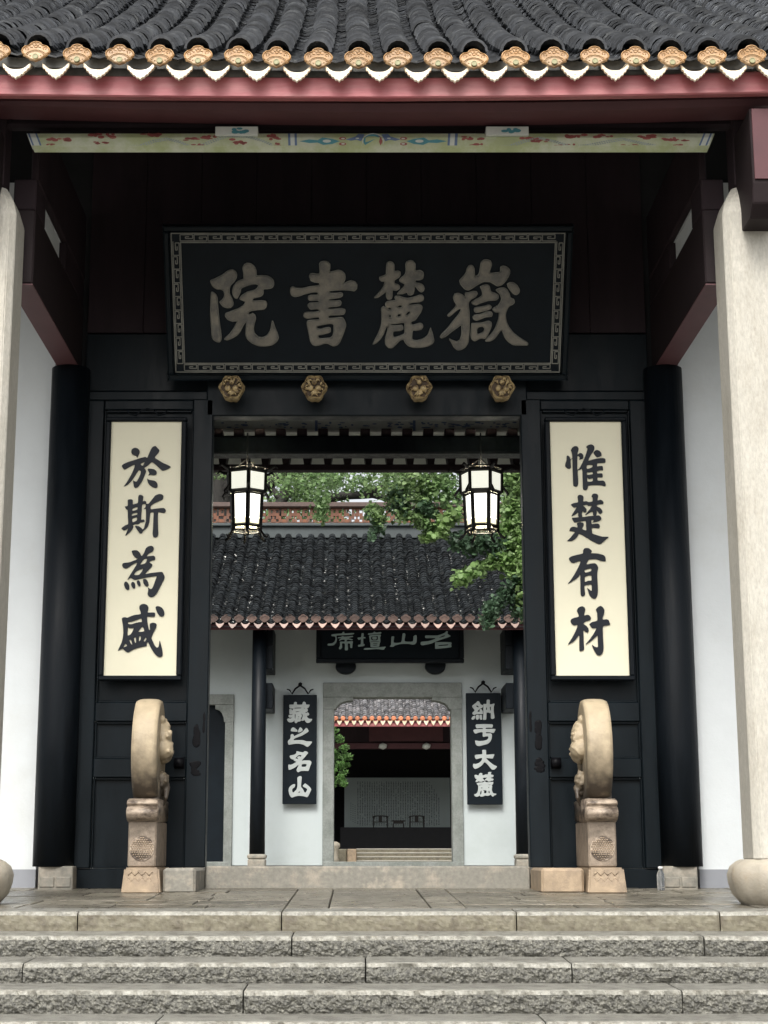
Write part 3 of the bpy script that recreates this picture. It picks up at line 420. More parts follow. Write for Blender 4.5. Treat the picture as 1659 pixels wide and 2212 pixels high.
def tile_roof(part, rows, z_of, prof, run, expo, tmplc, tmplp, m, n_part, pitch, root, wobble=0.006, lift=0.02, tilt=0.10, side_amp=0.012, pan_r=0.065):
    cover, pan = [], []
    nt_ = int(run / expo)
    for ri, x in enumerate(rows):
        ph = random.random() * 6; am = random.uniform(-1, 1) * side_amp
        for k in range(nt_):
            for which in (0, 1):
                s = k * expo + random.uniform(-0.18, 0.18) * expo
                p, d = walk(prof, max(0, s))
                xx = x + am * math.sin(k * 0.13 + ph) + random.uniform(-1, 1) * wobble + (pitch / 2 if which else 0)
                ez = Vector((0, -d.z, d.y)); tl = tilt + random.uniform(-0.02, 0.03)
                ey = (d * math.cos(tl) - ez * math.sin(tl)).normalized(); rz = random.uniform(-0.035, 0.035)
                ex = Vector((math.cos(rz), math.sin(rz) * ey.y, math.sin(rz) * ey.z)).normalized(); en = ex.cross(ey).normalized(); ey = en.cross(ex)
                base = Vector((xx, p.y, p.z + z_of(xx))) + ez * ((lift + pan_r if which else lift + 0.020) + tl * 0.16 + random.uniform(0, 0.006))
                mt = Matrix(((ex.x, ey.x, en.x, base.x), (ex.y, ey.y, en.y, base.y), (ex.z, ey.z, en.z, base.z), (0, 0, 0, 1)))
                (pan if which else cover).append((k, abs(x), mt))
    off = root_loc(root)
    for nm, lst, tm, sl in (('roof_tile', cover, tmplc, n_part), ('valley_tile', pan, tmplp, n_part)):
        lst.sort(key=lambda q: (q[0], q[1])); one = lst[:sl]; rest = lst[sl:]
        vs, fs = tm
        if one:
            me = bpy.data.meshes.new(nm); me.from_pydata(vs, [], fs); me.materials.append(m)
            for k, a, mt in one:
                o = bpy.data.objects.new(nm, me); C.objects.link(o); o.parent = part
                m2 = mt.copy(); m2.translation = m2.translation - off; o.matrix_basis = m2
        if rest:
            V = np.array(vs + [], float); V = np.c_[V, np.ones(len(V))]; allv = []; allf = []; nv = len(vs)
            for i, (k, a, mt) in enumerate(rest):
                allv.append((V @ np.array(mt).T)[:, :3]); allf += [tuple(q + i * nv for q in f) for f in fs]
            mobj(nm, np.concatenate(allv).tolist(), allf, m, part, kind='stuff')

def sweep_beam(name, pts, Y, depth, m, parent, bev=0.01, label=None):
    # pts: (px, py_top, py_bottom) along a gently upturned beam whose front face lies at Y
    bm = bmesh.new(); rings = []
    for (px, pt, pb) in pts:
        x = PX(px, (pt + pb) / 2, Y); zt = PZ(pt, Y); zb = PZ(pb, Y)
        rings.append([bm.verts.new(q) for q in ((x, Y + bev, zb), (x, Y, zb + bev), (x, Y, zt - bev), (x, Y + bev, zt), (x, Y + depth, zt), (x, Y + depth, zb))])
    for i in range(len(rings) - 1):
        for j in range(6): bm.faces.new([rings[i][j], rings[i][(j + 1) % 6], rings[i + 1][(j + 1) % 6], rings[i + 1][j]])
    bm.faces.new(rings[0][::-1]); bm.faces.new(rings[-1]); bmesh.ops.recalc_face_normals(bm, faces=bm.faces)
    return bmobj(name, bm, m, parent, label=label)

XC = 0.111
def MX(x): return 2 * XC - x
ZF = PZ(1869.3, 35)                      # floor of hall and courtyard
ZT = PZ(1871, 14.0)                      # top of the threshold
def zporch(Y): return (Y - 14.0) * (0 - PZ(1958, 11.3)) / 2.7

# ================================================================== ground, porch floor, steps
gz = EYE - 1.62
bm = bmesh.new()
vs = [(-400, -400, gz), (400, -400, gz), (400, 7.6, gz), (-400, 7.6, gz)]
mobj('ground', vs, [(0, 1, 2, 3)], M['ground'], kind='structure')
vs = [(-400, 14.2, ZF - 0.02), (400, 14.2, ZF - 0.02), (400, 900, ZF - 0.02), (-400, 900, ZF - 0.02)]
mobj('courtyard_ground', vs, [(0, 1, 2, 3)], M['thresh'], kind='structure')

YE = 10.72                                # front edge of the porch platform
ze = PZ(1969, YE)
porch = mobj('porch_floor', [(-9, YE + 0.02, ze - 0.03), (9, YE + 0.02, ze - 0.03), (9, 14.3, zporch(14.3) - 0.012), (-9, 14.3, zporch(14.3) - 0.012)], [(0, 1, 2, 3)], M['gap'], kind='structure')
def zfl(Y):
    return ze + (zporch(14) - ze) * (Y - YE) / (14 - YE)
def slab(x0, x1, y0, y1, hgt=0.0, m='slab'):
    g = 0.006; bm = bmesh.new(); b2 = bmesh.new(); bmesh.ops.create_cube(b2, size=1)
    for v in b2.verts:
        X = x0 + g if v.co.x < 0 else x1 - g; Y = y0 + g if v.co.y < 0 else y1 - g
        v.co = Vector((X, Y, zfl(Y) + hgt + (0 if v.co.z > 0 else -0.06)))
    bmesh.ops.bevel(b2, geom=b2.edges[:], offset=0.004, segments=1, affect='EDGES'); merge(bm, b2)
    return bmobj('paving_slab', bm, M[m], porch)
pathx = [PX(a, 1950, 11.5) for a in (620, 712, 925, 1000)]
ys = [YE + 0.36, 11.55, 12.05, 12.6, 13.15, 13.62, 14.1]
for j in range(len(ys) - 1):
    for side in (0, 1):
        x = pathx[0] if side == 0 else pathx[3]
        while abs(x) < 5.2:
            w = random.uniform(0.42, 0.75)
            a, b = (x - w, x) if side == 0 else (x, x + w)
            slab(a, b, ys[j], ys[j + 1], random.uniform(-0.004, 0.003)); x = a if side == 0 else b
for i in range(3):
    yy = YE + 0.36
    while yy < 13.95:
        L = random.uniform(0.9, 1.5); y1 = min(14.1, yy + L)
        if 14.1 - y1 < 0.3: y1 = 14.1
        slab(pathx[i], pathx[i + 1], yy, y1, random.uniform(-0.001, 0.004), 'slab'); yy = y1

def stone_block(parent, name, x0, x1, yf, yb, zt_f, zt_b, zb, rough, mats, seed):
    # long dressed stone: worn top, chiselled face, uneven arris
    rnd = random.Random(seed); nx = max(8, int((x1 - x0) / 0.014)); nz = 10; vs = []; fs = []
    from mathutils import noise
    def N(x, z, s, o=0): return noise.noise(Vector((x * s + seed * 3.1, z * s, seed * 1.7 + o)))
    for i in range(nx + 1):
        x = x0 + 0.004 + (x1 - x0 - 0.008) * i / nx
        wear = 0.010 * max(0, N(x, 0, 1.3)) + 0.004 * N(x, 0, 14) * rough
        e = min(i, nx - i); edge = 0.006 if e == 0 else 0
        col = []
        col.append((x, yb, zt_b - edge))
        col.append((x, yf + 0.035, zt_f + (zt_b - zt_f) * 0.1 - wear * 0.3 - edge))
        col.append((x, yf + 0.010 + wear * 0.6 + edge, zt_f - 0.003 - wear * 0.7 - edge))
        for j in range(1, nz + 1):
            t = j / nz; z = zt_f - 0.012 - wear + (zb - zt_f + 0.012) * t
            bulge = math.sin(t * math.pi) * 0.012 * rough
            d = rough * (0.020 * N(x, z, 8) + 0.018 * abs(N(x, z, 19, 5)) + 0.014 * N(x, z, 42, 9))
            col.append((x, yf - bulge + d + edge + 0.004, z))
        vs += col
    nc = nz + 3
    for i in range(nx):
        for j in range(nc - 1):
            fs.append((i * nc + j, i * nc + j + 1, (i + 1) * nc + j + 1, (i + 1) * nc + j))
    fs.append(tuple(range(nc))[::-1]); fs.append(tuple(nx * nc + j for j in range(nc)))
    o = mobj(name, vs, fs, mats, parent)
    mi = []
    for i in range(nx):
        for j in range(nc - 1): mi.append(2 if j == 0 else (0 if j < 3 else 1))
    mi += [1, 1]; o.data.polygons.foreach_set('material_index', mi)
    bmx = bmesh.new(); bmx.from_mesh(o.data); bmesh.ops.recalc_face_normals(bmx, faces=bmx.faces); bmx.to_mesh(o.data); bmx.free()
    return o
steps = thing('stone_steps', (XC, YE, ze - 0.5), kind='structure')
# the platform's dressed edge stones, then the rough steps below them
def joints(pxs, y, Y, lo=-5.4, hi=5.6):
    xs = [lo] + [PX(a, y, Y) for a in pxs] + [hi]; return list(zip(xs[:-1], xs[1:]))
sd_ = 1
for a, b in joints([167, 608, 1116, 1556], 1990, YE):
    stone_block(steps, 'edge_stone', a, b, YE, YE + 0.36, ze, zfl(YE + 0.36), PZ(2011, YE) - 0.01, 0.22, [M['steptop'], M['kerb'], M['tread']], sd_); sd_ += 1
Ys = YE; zback = PZ(2011, YE)
rows_ = [(2022, 2066, [630, 1522]), (2080, 2124, [48, 790, 1236]), (2139, 2190, [525, 1475]), (2207, 2260, [335, 1180])]
Yf = YE
for k, (yt, yb_, js) in enumerate(rows_):
    Yb = Yf; Yf = Yf - 0.40
    zt = PZ(yt, Yf); zb = PZ(yb_, Yf)
    ztb = PZ(rows_[k - 1][1] if k else 2011, Yb)
    for a, b in joints(js, (yt + yb_) / 2, Yf):
        stone_block(steps, 'step_stone', a, b, Yf, Yb + 0.03, zt, ztb, zb - 0.012, 1.0, [M['steptop'], M['step'], M['tread']], sd_); sd_ += 1
    zlast = zb
while zlast > gz + 0.02:                    # the flight goes on below the picture
    Yb = Yf; Yf -= 0.38; h = min(0.16, zlast - gz)
    for a, b in ((-5.4, -1.3), (-1.3, 1.9), (1.9, 5.6)):
        stone_block(steps, 'step_stone', a, b, Yf, Yb + 0.03, zlast - 0.012, zlast, zlast - h - 0.01, 1.0, [M['steptop'], M['step'], M['tread']], sd_); sd_ += 1
    zlast -= h
box('step_core', -5.4, 5.6, YE + 0.1, 14.0, gz, ze - 0.09, M['gap'], steps, 0)

# ================================================================== the gatehouse
gate = thing('gatehouse', (XC, 14, 0), 'large gatehouse with tiled roof, black lacquered doorway screen and two pale stone columns', 'gatehouse')
# ---- roof
roof_y0 = 10.86
fan_px = [-164,-14,136,292,453,604,749,901,1045,1203,1355,1503,1655,1791,1948,2094,2247,2401,2539,2690,2840,2990,3140]
fan_py = [193,194,196,207,208,211,212,212,217,221,220,220,222,223,218,216,213,213,218,216,212,208,206]
K = W0 / 2902.0
fanX = [PX(a * K, b * K, 10.78) for a, b in zip(fan_px, fan_py)]
fanZ = [PZ(b * K, 10.78) for b in fan_py]
def z_eave(x):
    return float(np.interp(x, fanX, fanZ)) - z_mid
z_mid = PZ(221 * K, 10.78)
zr0 = PZ(136, 10.86)
pr = [(roof_y0, zr0)]
for dY, dz in ((0.9, 0.525), (1.8, 1.09), (2.7, 1.69), (3.6, 2.33), (4.4, 2.95), (5.6, 3.95)): pr.append((roof_y0 + dY, zr0 + dz))
roof = mobj('roof', [(x, y, z + z_eave(x) - 0.07 + (0 if i else -0.0)) for x in (-8, -4, -2, 0, 2, 4, 8) for i, (y, z) in enumerate(pr)],
            [(c * 7 + r, c * 7 + r + 1, (c + 1) * 7 + r + 1, (c + 1) * 7 + r) for c in range(6) for r in range(6)], M['deck'], gate)
rows = list(fanX); pitch = 0.26
while rows[-1] < 4.9: rows.append(rows[-1] + 0.26)
while rows[0] > -4.7: rows.insert(0, rows[0] - 0.26)
tc = arc_tile(0.100, 0.24, 0.017, R(4), R(176), 7, 0.90)
tp = arc_tile(0.115, 0.24, 0.012, R(215), R(325), 4, 0.95)
tile_roof(roof, rows, z_eave, pr, 5.6, 0.105, tc, tp, M['tile'], 300, 0.26, gate, tilt=0.17, wobble=0.009)
# rear slope and underside keep the porch and hall dark
yr, zr = pr[-1]
mobj('rear_roof', [(-8, yr, zr), (8, yr, zr), (8, 19.3, 4.86), (-8, 19.3, 4.86)], [(0, 1, 2, 3)], M['deck'], gate)
box('ridge', -8, 8, yr - 0.15, yr + 0.15, zr - 0.1, zr + 0.5, M['ridge'], gate)
# ---- golden fan-shaped end tiles
fan_out = [(135,325),(140,308),(150,298),(160,290),(176,288),(186,282),(194,270),(208,263),(225,260),(242,263),(256,270),(264,282),(274,288),(290,292),(302,300),(312,312),(318,328),(310,345),(298,352),(288,366),(272,374),(262,386),(244,392),(225,400),(206,392),(188,386),(178,374),(162,366),(152,352),(140,345)]
def fan_mesh():
    bm = bmesh.new(); k = 1 / 1.659 * K * 10.78 / (F * 0.925)
    def q(a, b): return ((a - 226) * k, -(b - 330) * k)
    out = [q(*p) for p in fan_out]; n = len(out)
    front = [bm.verts.new((a, -0.010, b)) for a, b in out]; rim = [bm.verts.new((a * 0.93, -0.014, b * 0.92)) for a, b in out]
    inn = [bm.verts.new((a * 0.88, -0.007, b * 0.86)) for a, b in out]; back = [bm.verts.new((a, 0.012, b)) for a, b in out]
    for i in range(n):
        j = (i + 1) % n
        for A, B in ((back, front), (front, rim), (rim, inn)): bm.faces.new([A[i], A[j], B[j], B[i]])
    bm.faces.new(inn[::-1]); bm.faces.new(back)
    def arc(cx, cz, r, a0, a1, w, nseg=10):
        pts = [(cx + r * math.cos(R(a0 + (a1 - a0) * t / nseg)) * k, -0.008, cz * 1 + r * math.sin(R(a0 + (a1 - a0) * t / nseg)) * k) for t in range(nseg + 1)]
        add_tube(bm, pts, w * k, 5, smooth=True)
    arc(0, -78 * k, 86, 28, 152, 4); arc(0, -78 * k, 78, 28, 152, 2.5)
    for sx in (-1, 1):
        arc(sx * 26 * k, 38 * k, 12, 0, 300, 3.2); arc(sx * 56 * k, 18 * k, 10, -60, 240, 3); arc(sx * 12 * k, 52 * k, 9, -30, 220, 2.6)
        for tx, tz in ((34, -32), (50, -22), (44, -44)): add_ball(bm, (sx * tx * k, -0.008, tz * k), 5 * k, sub=1)
    arc(0, 34 * k, 10, 0, 350, 3)
    bmesh.ops.recalc_face_normals(bm, faces=bm.faces)
    return bm
fm = bmobj('fan_end_tile', fan_mesh(), M['gold'], None)
fmesh = fm.data; bpy.data.objects.remove(fm)
bm = bmesh.new(); k = 1 / 1.659 * K * 10.78 / (F * 0.925)
add_lathe(bm, 0, 0, [(19 * k, 0), (19 * k, 0.005), (15 * k, 0.007), (14 * k, 0.005)], 14, mtx=Matrix.Rotation(R(90), 4, 'X'))
dm = bmobj('roundel', bm, M['verdigris'], None); dmesh = dm.data; bpy.data.objects.remove(dm)
g0 = root_loc(gate)
for i, (x, z) in enumerate(zip(fanX, fanZ)):
    o = bpy.data.objects.new('fan_end_tile', fmesh); C.objects.link(o); o.parent = roof; o.location = Vector((x, 10.78 + random.uniform(-0.006, 0.006), z)) - g0
    o.rotation_euler = (R(random.uniform(-5, 3)), R(random.uniform(-2.5, 2.5)), R(random.uniform(-5, 5)))
bm = bmesh.new()
add_lathe(bm, 0, 0, [(19 * k, 0), (19 * k, 0.012), (15 * k, 0.015), (14 * k, 0.012)], 14, mtx=Matrix.Rotation(R(90), 4, 'X'))
tmp = bmobj('roundel', bm, M['verdigris'], None); rmesh = tmp.data; bpy.data.objects.remove(tmp)
for x, z in zip(fanX, fanZ):
    o = bpy.data.objects.new('end_tile_roundel', rmesh); C.objects.link(o); o.parent = roof; o.location = Vector((x, 10.772, z - 38 * k)) - g0
# ---- cream drip tiles hanging between them
drip_out = [(15,402),(24,408),(40,424),(62,436),(84,440),(103,441),(122,440),(144,436),(166,424),(182,408),(190,402),(190,420),(184,432),(174,436),(168,450),(156,456),(150,468),(136,472),(128,484),(114,486),(103,497),(92,486),(78,484),(70,472),(56,468),(50,456),(38,450),(32,436),(20,430)]
def drip_mesh():
    bm = bmesh.new(); k = 1 / 1.659 * K * 10.8 / (F * 0.925)
    out = [((a - 103) * k, -(b - 440) * k) for a, b in drip_out]; n = len(out)
    front = [bm.verts.new((a, -0.008, b)) for a, b in out]; inn = [bm.verts.new((a * 0.93, -0.012, b * 0.90 - 0.001)) for a, b in out]; back = [bm.verts.new((a, 0.010, b)) for a, b in out]
    for i in range(n):
        j = (i + 1) % n; bm.faces.new([back[i], back[j], front[j], front[i]]); bm.faces.new([front[i], front[j], inn[j], inn[i]])
    bm.faces.new(inn[::-1]); bm.faces.new(back)
    pts = [(28 * k * math.cos(R(a)), -0.012, -22 * k + 14 * k * math.sin(R(a))) for a in range(200, 345, 16)]
    add_tube(bm, pts, 2.2 * k, 5); add_ball(bm, (0, -0.012, -20 * k), (8 * k, 4 * k, 6 * k), sub=1)
    # the shallow trough behind the hanging lip
    for s in range(8):
        a0 = R(215 + 110 * s / 8); a1 = R(215 + 110 * (s + 1) / 8); r = 0.118
        q = [(r * math.cos(a0), r * math.sin(a0) + 0.118 - 0.004), (r * math.cos(a1), r * math.sin(a1) + 0.118 - 0.004)]
        vv = [bm.verts.new((q[0][0], 0.008, q[0][1])), bm.verts.new((q[1][0], 0.008, q[1][1])), bm.verts.new((q[1][0], 0.30, q[1][1] + 0.10)), bm.verts.new((q[0][0], 0.30, q[0][1] + 0.10))]
        bm.faces.new(vv)
    bmesh.ops.recalc_face_normals(bm, faces=bm.faces)
    return bm
dm = bmobj('drip_tile', drip_mesh(), M['cream'], None); dmesh = dm.data; bpy.data.objects.remove(dm)
drip_px = [-90,62,212,368,532,678,816,970,1122,1281,1434,1580,1719,1867,2021,2172,2324,2474,2624,2770,2915,3060]
drip_py = [261,262,262,263,266,267,268,269,271,271,272,273,273,271,268,266,265,265,269,268,266,262]
for i, a in enumerate(drip_px):
    py = (drip_py[i] + 3) * K; o = bpy.data.objects.new('drip_tile', dmesh); C.objects.link(o); o.parent = roof
    o.location = Vector((PX(a * K, py, 10.80), 10.80 + random.uniform(-0.008, 0.006), PZ(py, 10.80))) - g0; o.scale = (random.uniform(.97, 1.03), 1, random.uniform(1.12, 1.24))
    o.rotation_euler = (R(random.uniform(-8, 4)), R(random.uniform(-2, 2)), R(random.uniform(-4, 4)))
# ---- eave beams
sweep_beam('eave_mortar', [(-250, 118, 166), (0, 121, 168), (450, 128, 170), (829, 131, 171), (1250, 130, 169), (1659, 123, 164), (1900, 118, 158)], 10.90, 0.25, M['mortar'], gate)
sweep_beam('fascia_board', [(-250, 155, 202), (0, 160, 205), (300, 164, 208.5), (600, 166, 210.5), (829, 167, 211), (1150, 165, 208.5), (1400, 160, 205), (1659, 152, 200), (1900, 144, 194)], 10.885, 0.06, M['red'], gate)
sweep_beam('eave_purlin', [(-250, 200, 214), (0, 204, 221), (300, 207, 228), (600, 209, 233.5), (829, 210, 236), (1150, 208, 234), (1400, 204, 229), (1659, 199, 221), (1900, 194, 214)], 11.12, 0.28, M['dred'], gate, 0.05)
# ---- beams over the columns, planked porch ceiling, wall boards above the doorway
zc_top = PZ(408, 11.5)
box('tie_beam', -6, 6.3, 11.50, 11.60, PZ(286, 11.60), PZ(250, 11.46) + 0.3, M['brown'], gate, 0.02)
def side_parts(mir):
    def q(x): return MX(x) if mir else x
    xo, xi = q(-2.575), q(-2.395); zb = PZ(806, 14)
    box('side_beam', xo, xi, 11.72, 13.98, zb + 0.012, zb + 0.60, M['dkred'], gate, 0.012)
    box('lit_underside', xo, xi, 11.72, 13.97, zb, zb + 0.010, M['litunder'], gate, 0.0)  # thin added board, its redder colour paints the ground-lit underside of the beam
    box('side_beam', q(-2.45), xi, 11.76, 13.98, zb + 0.85, zb + 1.45, M['brown'], gate, 0.012)
    box('added_white_panel', q(-2.475), q(-2.455), 12.14, 13.04, zb + 0.601, zb + 0.849, M['white'], gate, 0.0)  # added panel standing in for the white wall, set forward where light reaches
    box('strut', q(-2.57), q(-2.40), 11.74, 12.13, zb + 0.60, zb + 0.85, M['brown'], gate, 0.01)
    box('strut', q(-2.57), q(-2.40), 13.05, 13.98, zb + 0.60, zb + 0.85, M['brown'], gate, 0.01)
    # bracket arm reaching forward from the column to the eave
    xr = PX(1640, 450, 10.84); x0, x1 = (xr, xr + 0.2) if mir else (MX(xr + 0.2), MX(xr))
    zbb = PZ(500, 11.35); bm = bmesh.new(); zt = PZ(262, 11.3)
    zt = PZ(235, 10.98)
    prof = [(11.34, zbb), (11.10, zbb), (11.01, zbb + 0.08), (10.97, zbb + 0.22), (10.97, zt), (11.46, zt), (11.46, zbb + 0.02)]
    add_prism(bm, [(x0, a, b) for a, b in prof], (1, 0, 0), x1 - x0); bmesh.ops.recalc_face_normals(bm, faces=bm.faces)
    bmesh.ops.bevel(bm, geom=bm.edges[:], offset=0.008, segments=1, affect='EDGES')
    arm = bmobj('bracket_arm', bm, M['dkred'], gate)
    box('arm_end', x0 + .012, x1 - .01, 10.955, 10.968, zbb + .24, zt - .01, M['dred'], arm, 0.002)
    # stone column on its drum-shaped base
    cx0, cx1 = (2.69, 3.09) if mir else (MX(3.09), MX(2.69)); y0, y1 = 11.35, 11.75
    zt = zc_top; zb2 = PZ(1856, 11.5)
    bm = bmesh.new(); c = 0.045
    def ring(z, ins=0.0):
        a0, a1, b0, b1 = cx0 + ins, cx1 - ins, y0 + ins, y1 - ins
        return [bm.verts.new(p) for p in ((a0 + c, b0, z), (a1 - c, b0, z), (a1, b0 + c, z), (a1, b1 - c, z), (a1 - c, b1, z), (a0 + c, b1, z), (a0, b1 - c, z), (a0, b0 + c, z))]
    R_ = [ring(zb2), ring(zb2 + 1.2), ring(zb2 + 2.6), ring(zt - 0.24), ring(zt - 0.12, 0.035), ring(zt, 0.10)]
    for i in range(len(R_) - 1):
        for j in range(8): bm.faces.new([R_[i][j], R_[i][(j + 1) % 8], R_[i + 1][(j + 1) % 8], R_[i + 1][j]])
    bm.faces.new(R_[0][::-1]); bm.faces.new(R_[-1])
    bmesh.ops.bevel(bm, geom=[e for e in bm.edges], offset=0.006, segments=2, affect='EDGES')
    col = bmobj('stone_column', bm, M['stone'], gate)
    if mir:
        pass
    bm = bmesh.new(); zf = zfl(11.5) - 0.02; H = zb2 - zf; cx = (cx0 + cx1) / 2
    prof = [(0.21, zf), (0.25, zf + 0.05 * H), (0.315, zf + 0.28 * H), (0.338, zf + 0.5 * H), (0.345, zf + 0.68 * H), (0.325, zf + 0.85 * H), (0.285, zf + 0.95 * H), (0.25, zf + H)]
    add_lathe(bm, cx, 11.55, prof, 48)
    for v in bm.verts:
        a = math.atan2(v.co.y - 11.55, v.co.x - cx); s = 1 - 0.06 * abs(math.cos(a * 4)) ** 10
        v.co.x = cx + (v.co.x - cx) * s; v.co.y = 11.55 + (v.co.y - 11.55) * s
    bmobj('column_base', bm, M['basest'], col)
    box('post', cx0 + 0.12, cx1 - 0.12, y0 + 0.10, y1 - 0.06, zt, PZ(262, 11.5) + 0.4, M['brown'], gate, 0.02)
    # black column, its plinth, the white wall beyond it
    cxb = q(-2.47); bm = bmesh.new()
    add_lathe(bm, cxb, 13.90, [(0.168, PZ(1872, 13.8)), (0.170, 1.2), (0.166, zb)], 32)
    tcol = bmobj('timber_column', bm, M['lacq'], gate)
    xa, xb = PX(82, 1895, 13.76), PX(157, 1895, 13.76)
    zt2 = PZ(1871, 13.76); zm = zt2 - 0.10
    bm = bmesh.new(); add_box(bm, q(xa) if not mir else q(xb), q(xb) if not mir else q(xa), 13.76, 14.1, 0.0 - 0.02, zt2, 0.008)
    xs = sorted((q(xa), q(xb)))
    for (u0, u1) in ((0.06, 0.47), (0.53, 0.94)):
        add_box(bm, xs[0] + (xs[1] - xs[0]) * u0, xs[0] + (xs[1] - xs[0]) * u1, 13.75, 13.77, 0.01, 0.09, 0.004)
    bmobj('plinth', bm, M['plinth'], tcol)
    xw0, xw1 = sorted((q(-2.63), q(-6.2)))
    zs = PZ(1878, 14.0)
    box('white_wall', xw0, xw1, 14.0, 14.2, zs, 6.2, M['white'], gate, 0)
    box('skirting', xw0, xw1, 13.995, 14.2, -0.02, zs, M['skirt'], gate, 0)
side_parts(False); side_parts(True)
# wall boards above the doorway
n = 10; xa, xb = -2.36, MX(-2.36)
for i in range(n):
    a = xa + (xb - xa) * i / n; b = xa + (xb - xa) * (i + 1) / n
    box('wall_board', a + 0.0012, b - 0.0012, 14.0 + random.uniform(0, 0.003), 14.05, PZ(718, 14) , 7.1, M['brown'], gate, 0.004)
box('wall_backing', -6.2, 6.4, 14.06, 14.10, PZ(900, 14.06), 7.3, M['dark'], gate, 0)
# ---- painted purlin inside the porch
YP = 11.38
bm = bmesh.new(); zt, zb = PZ(286, YP), PZ(323, YP); rr = (zt - zb) * 0.55
xl0, xl1 = PX(57, 288, YP), PX(72, 323, YP); xr0, xr1 = PX(1545, 288, YP), PX(1530, 323, YP)
sec = [(YP + 0.10, zt + 0.02, 0), (YP + 0.02, zt, 0), (YP, zt - 0.3 * (zt - zb), 0.3), (YP + 0.015, zb + 0.25 * (zt - zb), 0.75), (YP + 0.05, zb, 1), (YP + 0.20, zb + 0.12, 1), (YP + 0.22, zt + 0.05, 0)]
A = [bm.verts.new((xl0 + (xl1 - xl0) * t, y, z)) for y, z, t in sec]; B = [bm.verts.new((xr0 + (xr1 - xr0) * t, y, z)) for y, z, t in sec]
for i in range(len(sec)): bm.faces.new([A[i], A[(i + 1) % len(sec)], B[(i + 1) % len(sec)], B[i]])
bm.faces.new(A[::-1]); bm.faces.new(B); bmesh.ops.recalc_face_normals(bm, faces=bm.faces)
pbeam = bmobj('painted_purlin', bm, M['paintg'], gate)
def shp(px, py):  # a point on the purlin's painted face
    z = PZ(py, YP); t = (zt - z) / (zt - zb); yv = float(np.interp(t, [0, 0.3, 0.75, 1.0], [YP + 0.02, YP, YP + 0.015, YP + 0.05])) - 0.003
    return (PX(px, py, yv), yv, PZ(py, yv))
def motif(name, polys, m):
    vs, fs = [], []
    for pl_ in polys:
        b = len(vs); vs += [shp(*p) for p in pl_]; fs.append(tuple(range(b, b + len(pl_))))
    mobj(name, vs, fs, m, pbeam, kind='stuff')
def ell(cx, cy, rx, ry, n=12, a0=0, a1=360): return [(cx + rx * math.cos(R(a0 + (a1 - a0) * i / n)), cy + ry * math.sin(R(a0 + (a1 - a0) * i / n))) for i in range(n)]
def band(x0, x1, sl=0): return [[(x0 + sl * (j / 4), 288.5 + 34 * j / 4), (x1 + sl * (j / 4), 288.5 + 34 * j / 4), (x1 + sl * ((j + 1) / 4), 288.5 + 34 * (j + 1) / 4), (x0 + sl * ((j + 1) / 4), 288.5 + 34 * (j + 1) / 4)] for j in range(4)]
bl = []; wh = []
for x0, x1, sl in ((60, 64, 13), (76, 80, 13), (622, 627, 1), (636, 641, 1), (968, 973, -2), (983, 989, -2), (1520, 1524, -14), (1534, 1538, -14)): bl += band(x0, x1, sl)
for x0, x1, sl in ((64, 76, 13), (627, 636, 1), (973, 983, -2), (1524, 1534, -14), (57.5, 60, 13), (1538, 1541, -14)): wh += band(x0, x1, sl)
motif('painted_band', bl, M['pblue']); motif('pale_painted_band', wh, M['pwhite'])
te = []; bl2 = []; rd = []; wh2 = []
for s in (-1, 1):
    X0 = 806
    te += [[(X0 + s * 72, 305), (X0 + s * 88, 300), (X0 + s * 110, 297), (X0 + s * 120, 303), (X0 + s * 138, 301), (X0 + s * 160, 305), (X0 + s * 138, 309), (X0 + s * 120, 308), (X0 + s * 108, 313), (X0 + s * 88, 311)]]
    wh2 += [ell(X0 + s * 100, 305, 9, 3.4)]
    bl2 += [[(X0 + s * 18, 290), (X0 + s * 32, 289), (X0 + s * 38, 295), (X0 + s * 52, 299), (X0 + s * 60, 301), (X0 + s * 48, 304), (X0 + s * 36, 302), (X0 + s * 26, 305), (X0 + s * 22, 298)], ell(X0 + s * 34, 318, 9, 3), ell(X0 + s * 52, 317, 6, 2.6)]
    rd += [ell(X0 + s * 66, 299, 8, 3.2), ell(X0 + s * 66, 311, 8, 3.2)]
    wh2 += [ell(X0 + s * 65, 299.5, 4, 1.5), ell(X0 + s * 65, 311, 4, 1.5), ell(X0 + s * 34, 299, 4, 1.4)]
rnd = random.Random(4)
def curls(cx, cy, w, h, n, lst, s=1.0):
    for i in range(n + 3): lst.append(ell(cx + rnd.uniform(-w, w), cy + rnd.uniform(-h, h), rnd.uniform(3.5, 8.5) * s, rnd.uniform(1.4, 3.4) * s, 8))
for cx, cy, w, h, n, s in ((128, 302, 24, 3, 7, 1), (115, 312, 14, 2, 3, .6), (223, 293, 26, 3.5, 9, 1.15), (218, 308, 14, 2.5, 5, .8), (322, 292, 22, 2, 7, 1), (415, 300, 14, 4, 5, .9), (452, 297, 16, 3, 6, 1), (428, 314, 12, 2, 4, .8), (517, 306, 16, 5, 6, .9), (590, 296, 12, 5, 6, 1), (600, 312, 10, 3, 3, .7),
                           (1020, 298, 20, 4, 6, .9), (1025, 312, 16, 2, 4, .8), (1140, 302, 20, 4, 6, .9), (1173, 303, 18, 4, 6, .8), (1243, 294, 20, 3, 8, 1), (1300, 294, 22, 3, 7, .9), (1395, 296, 20, 4, 8, 1.1), (1460, 301, 26, 3, 8, 1), (1468, 314, 16, 2, 4, .7), (1220, 314, 20, 2, 4, .8), (1360, 314, 14, 2, 3, .8)): curls(cx, cy, w, h, n, rd, s)
gr = []
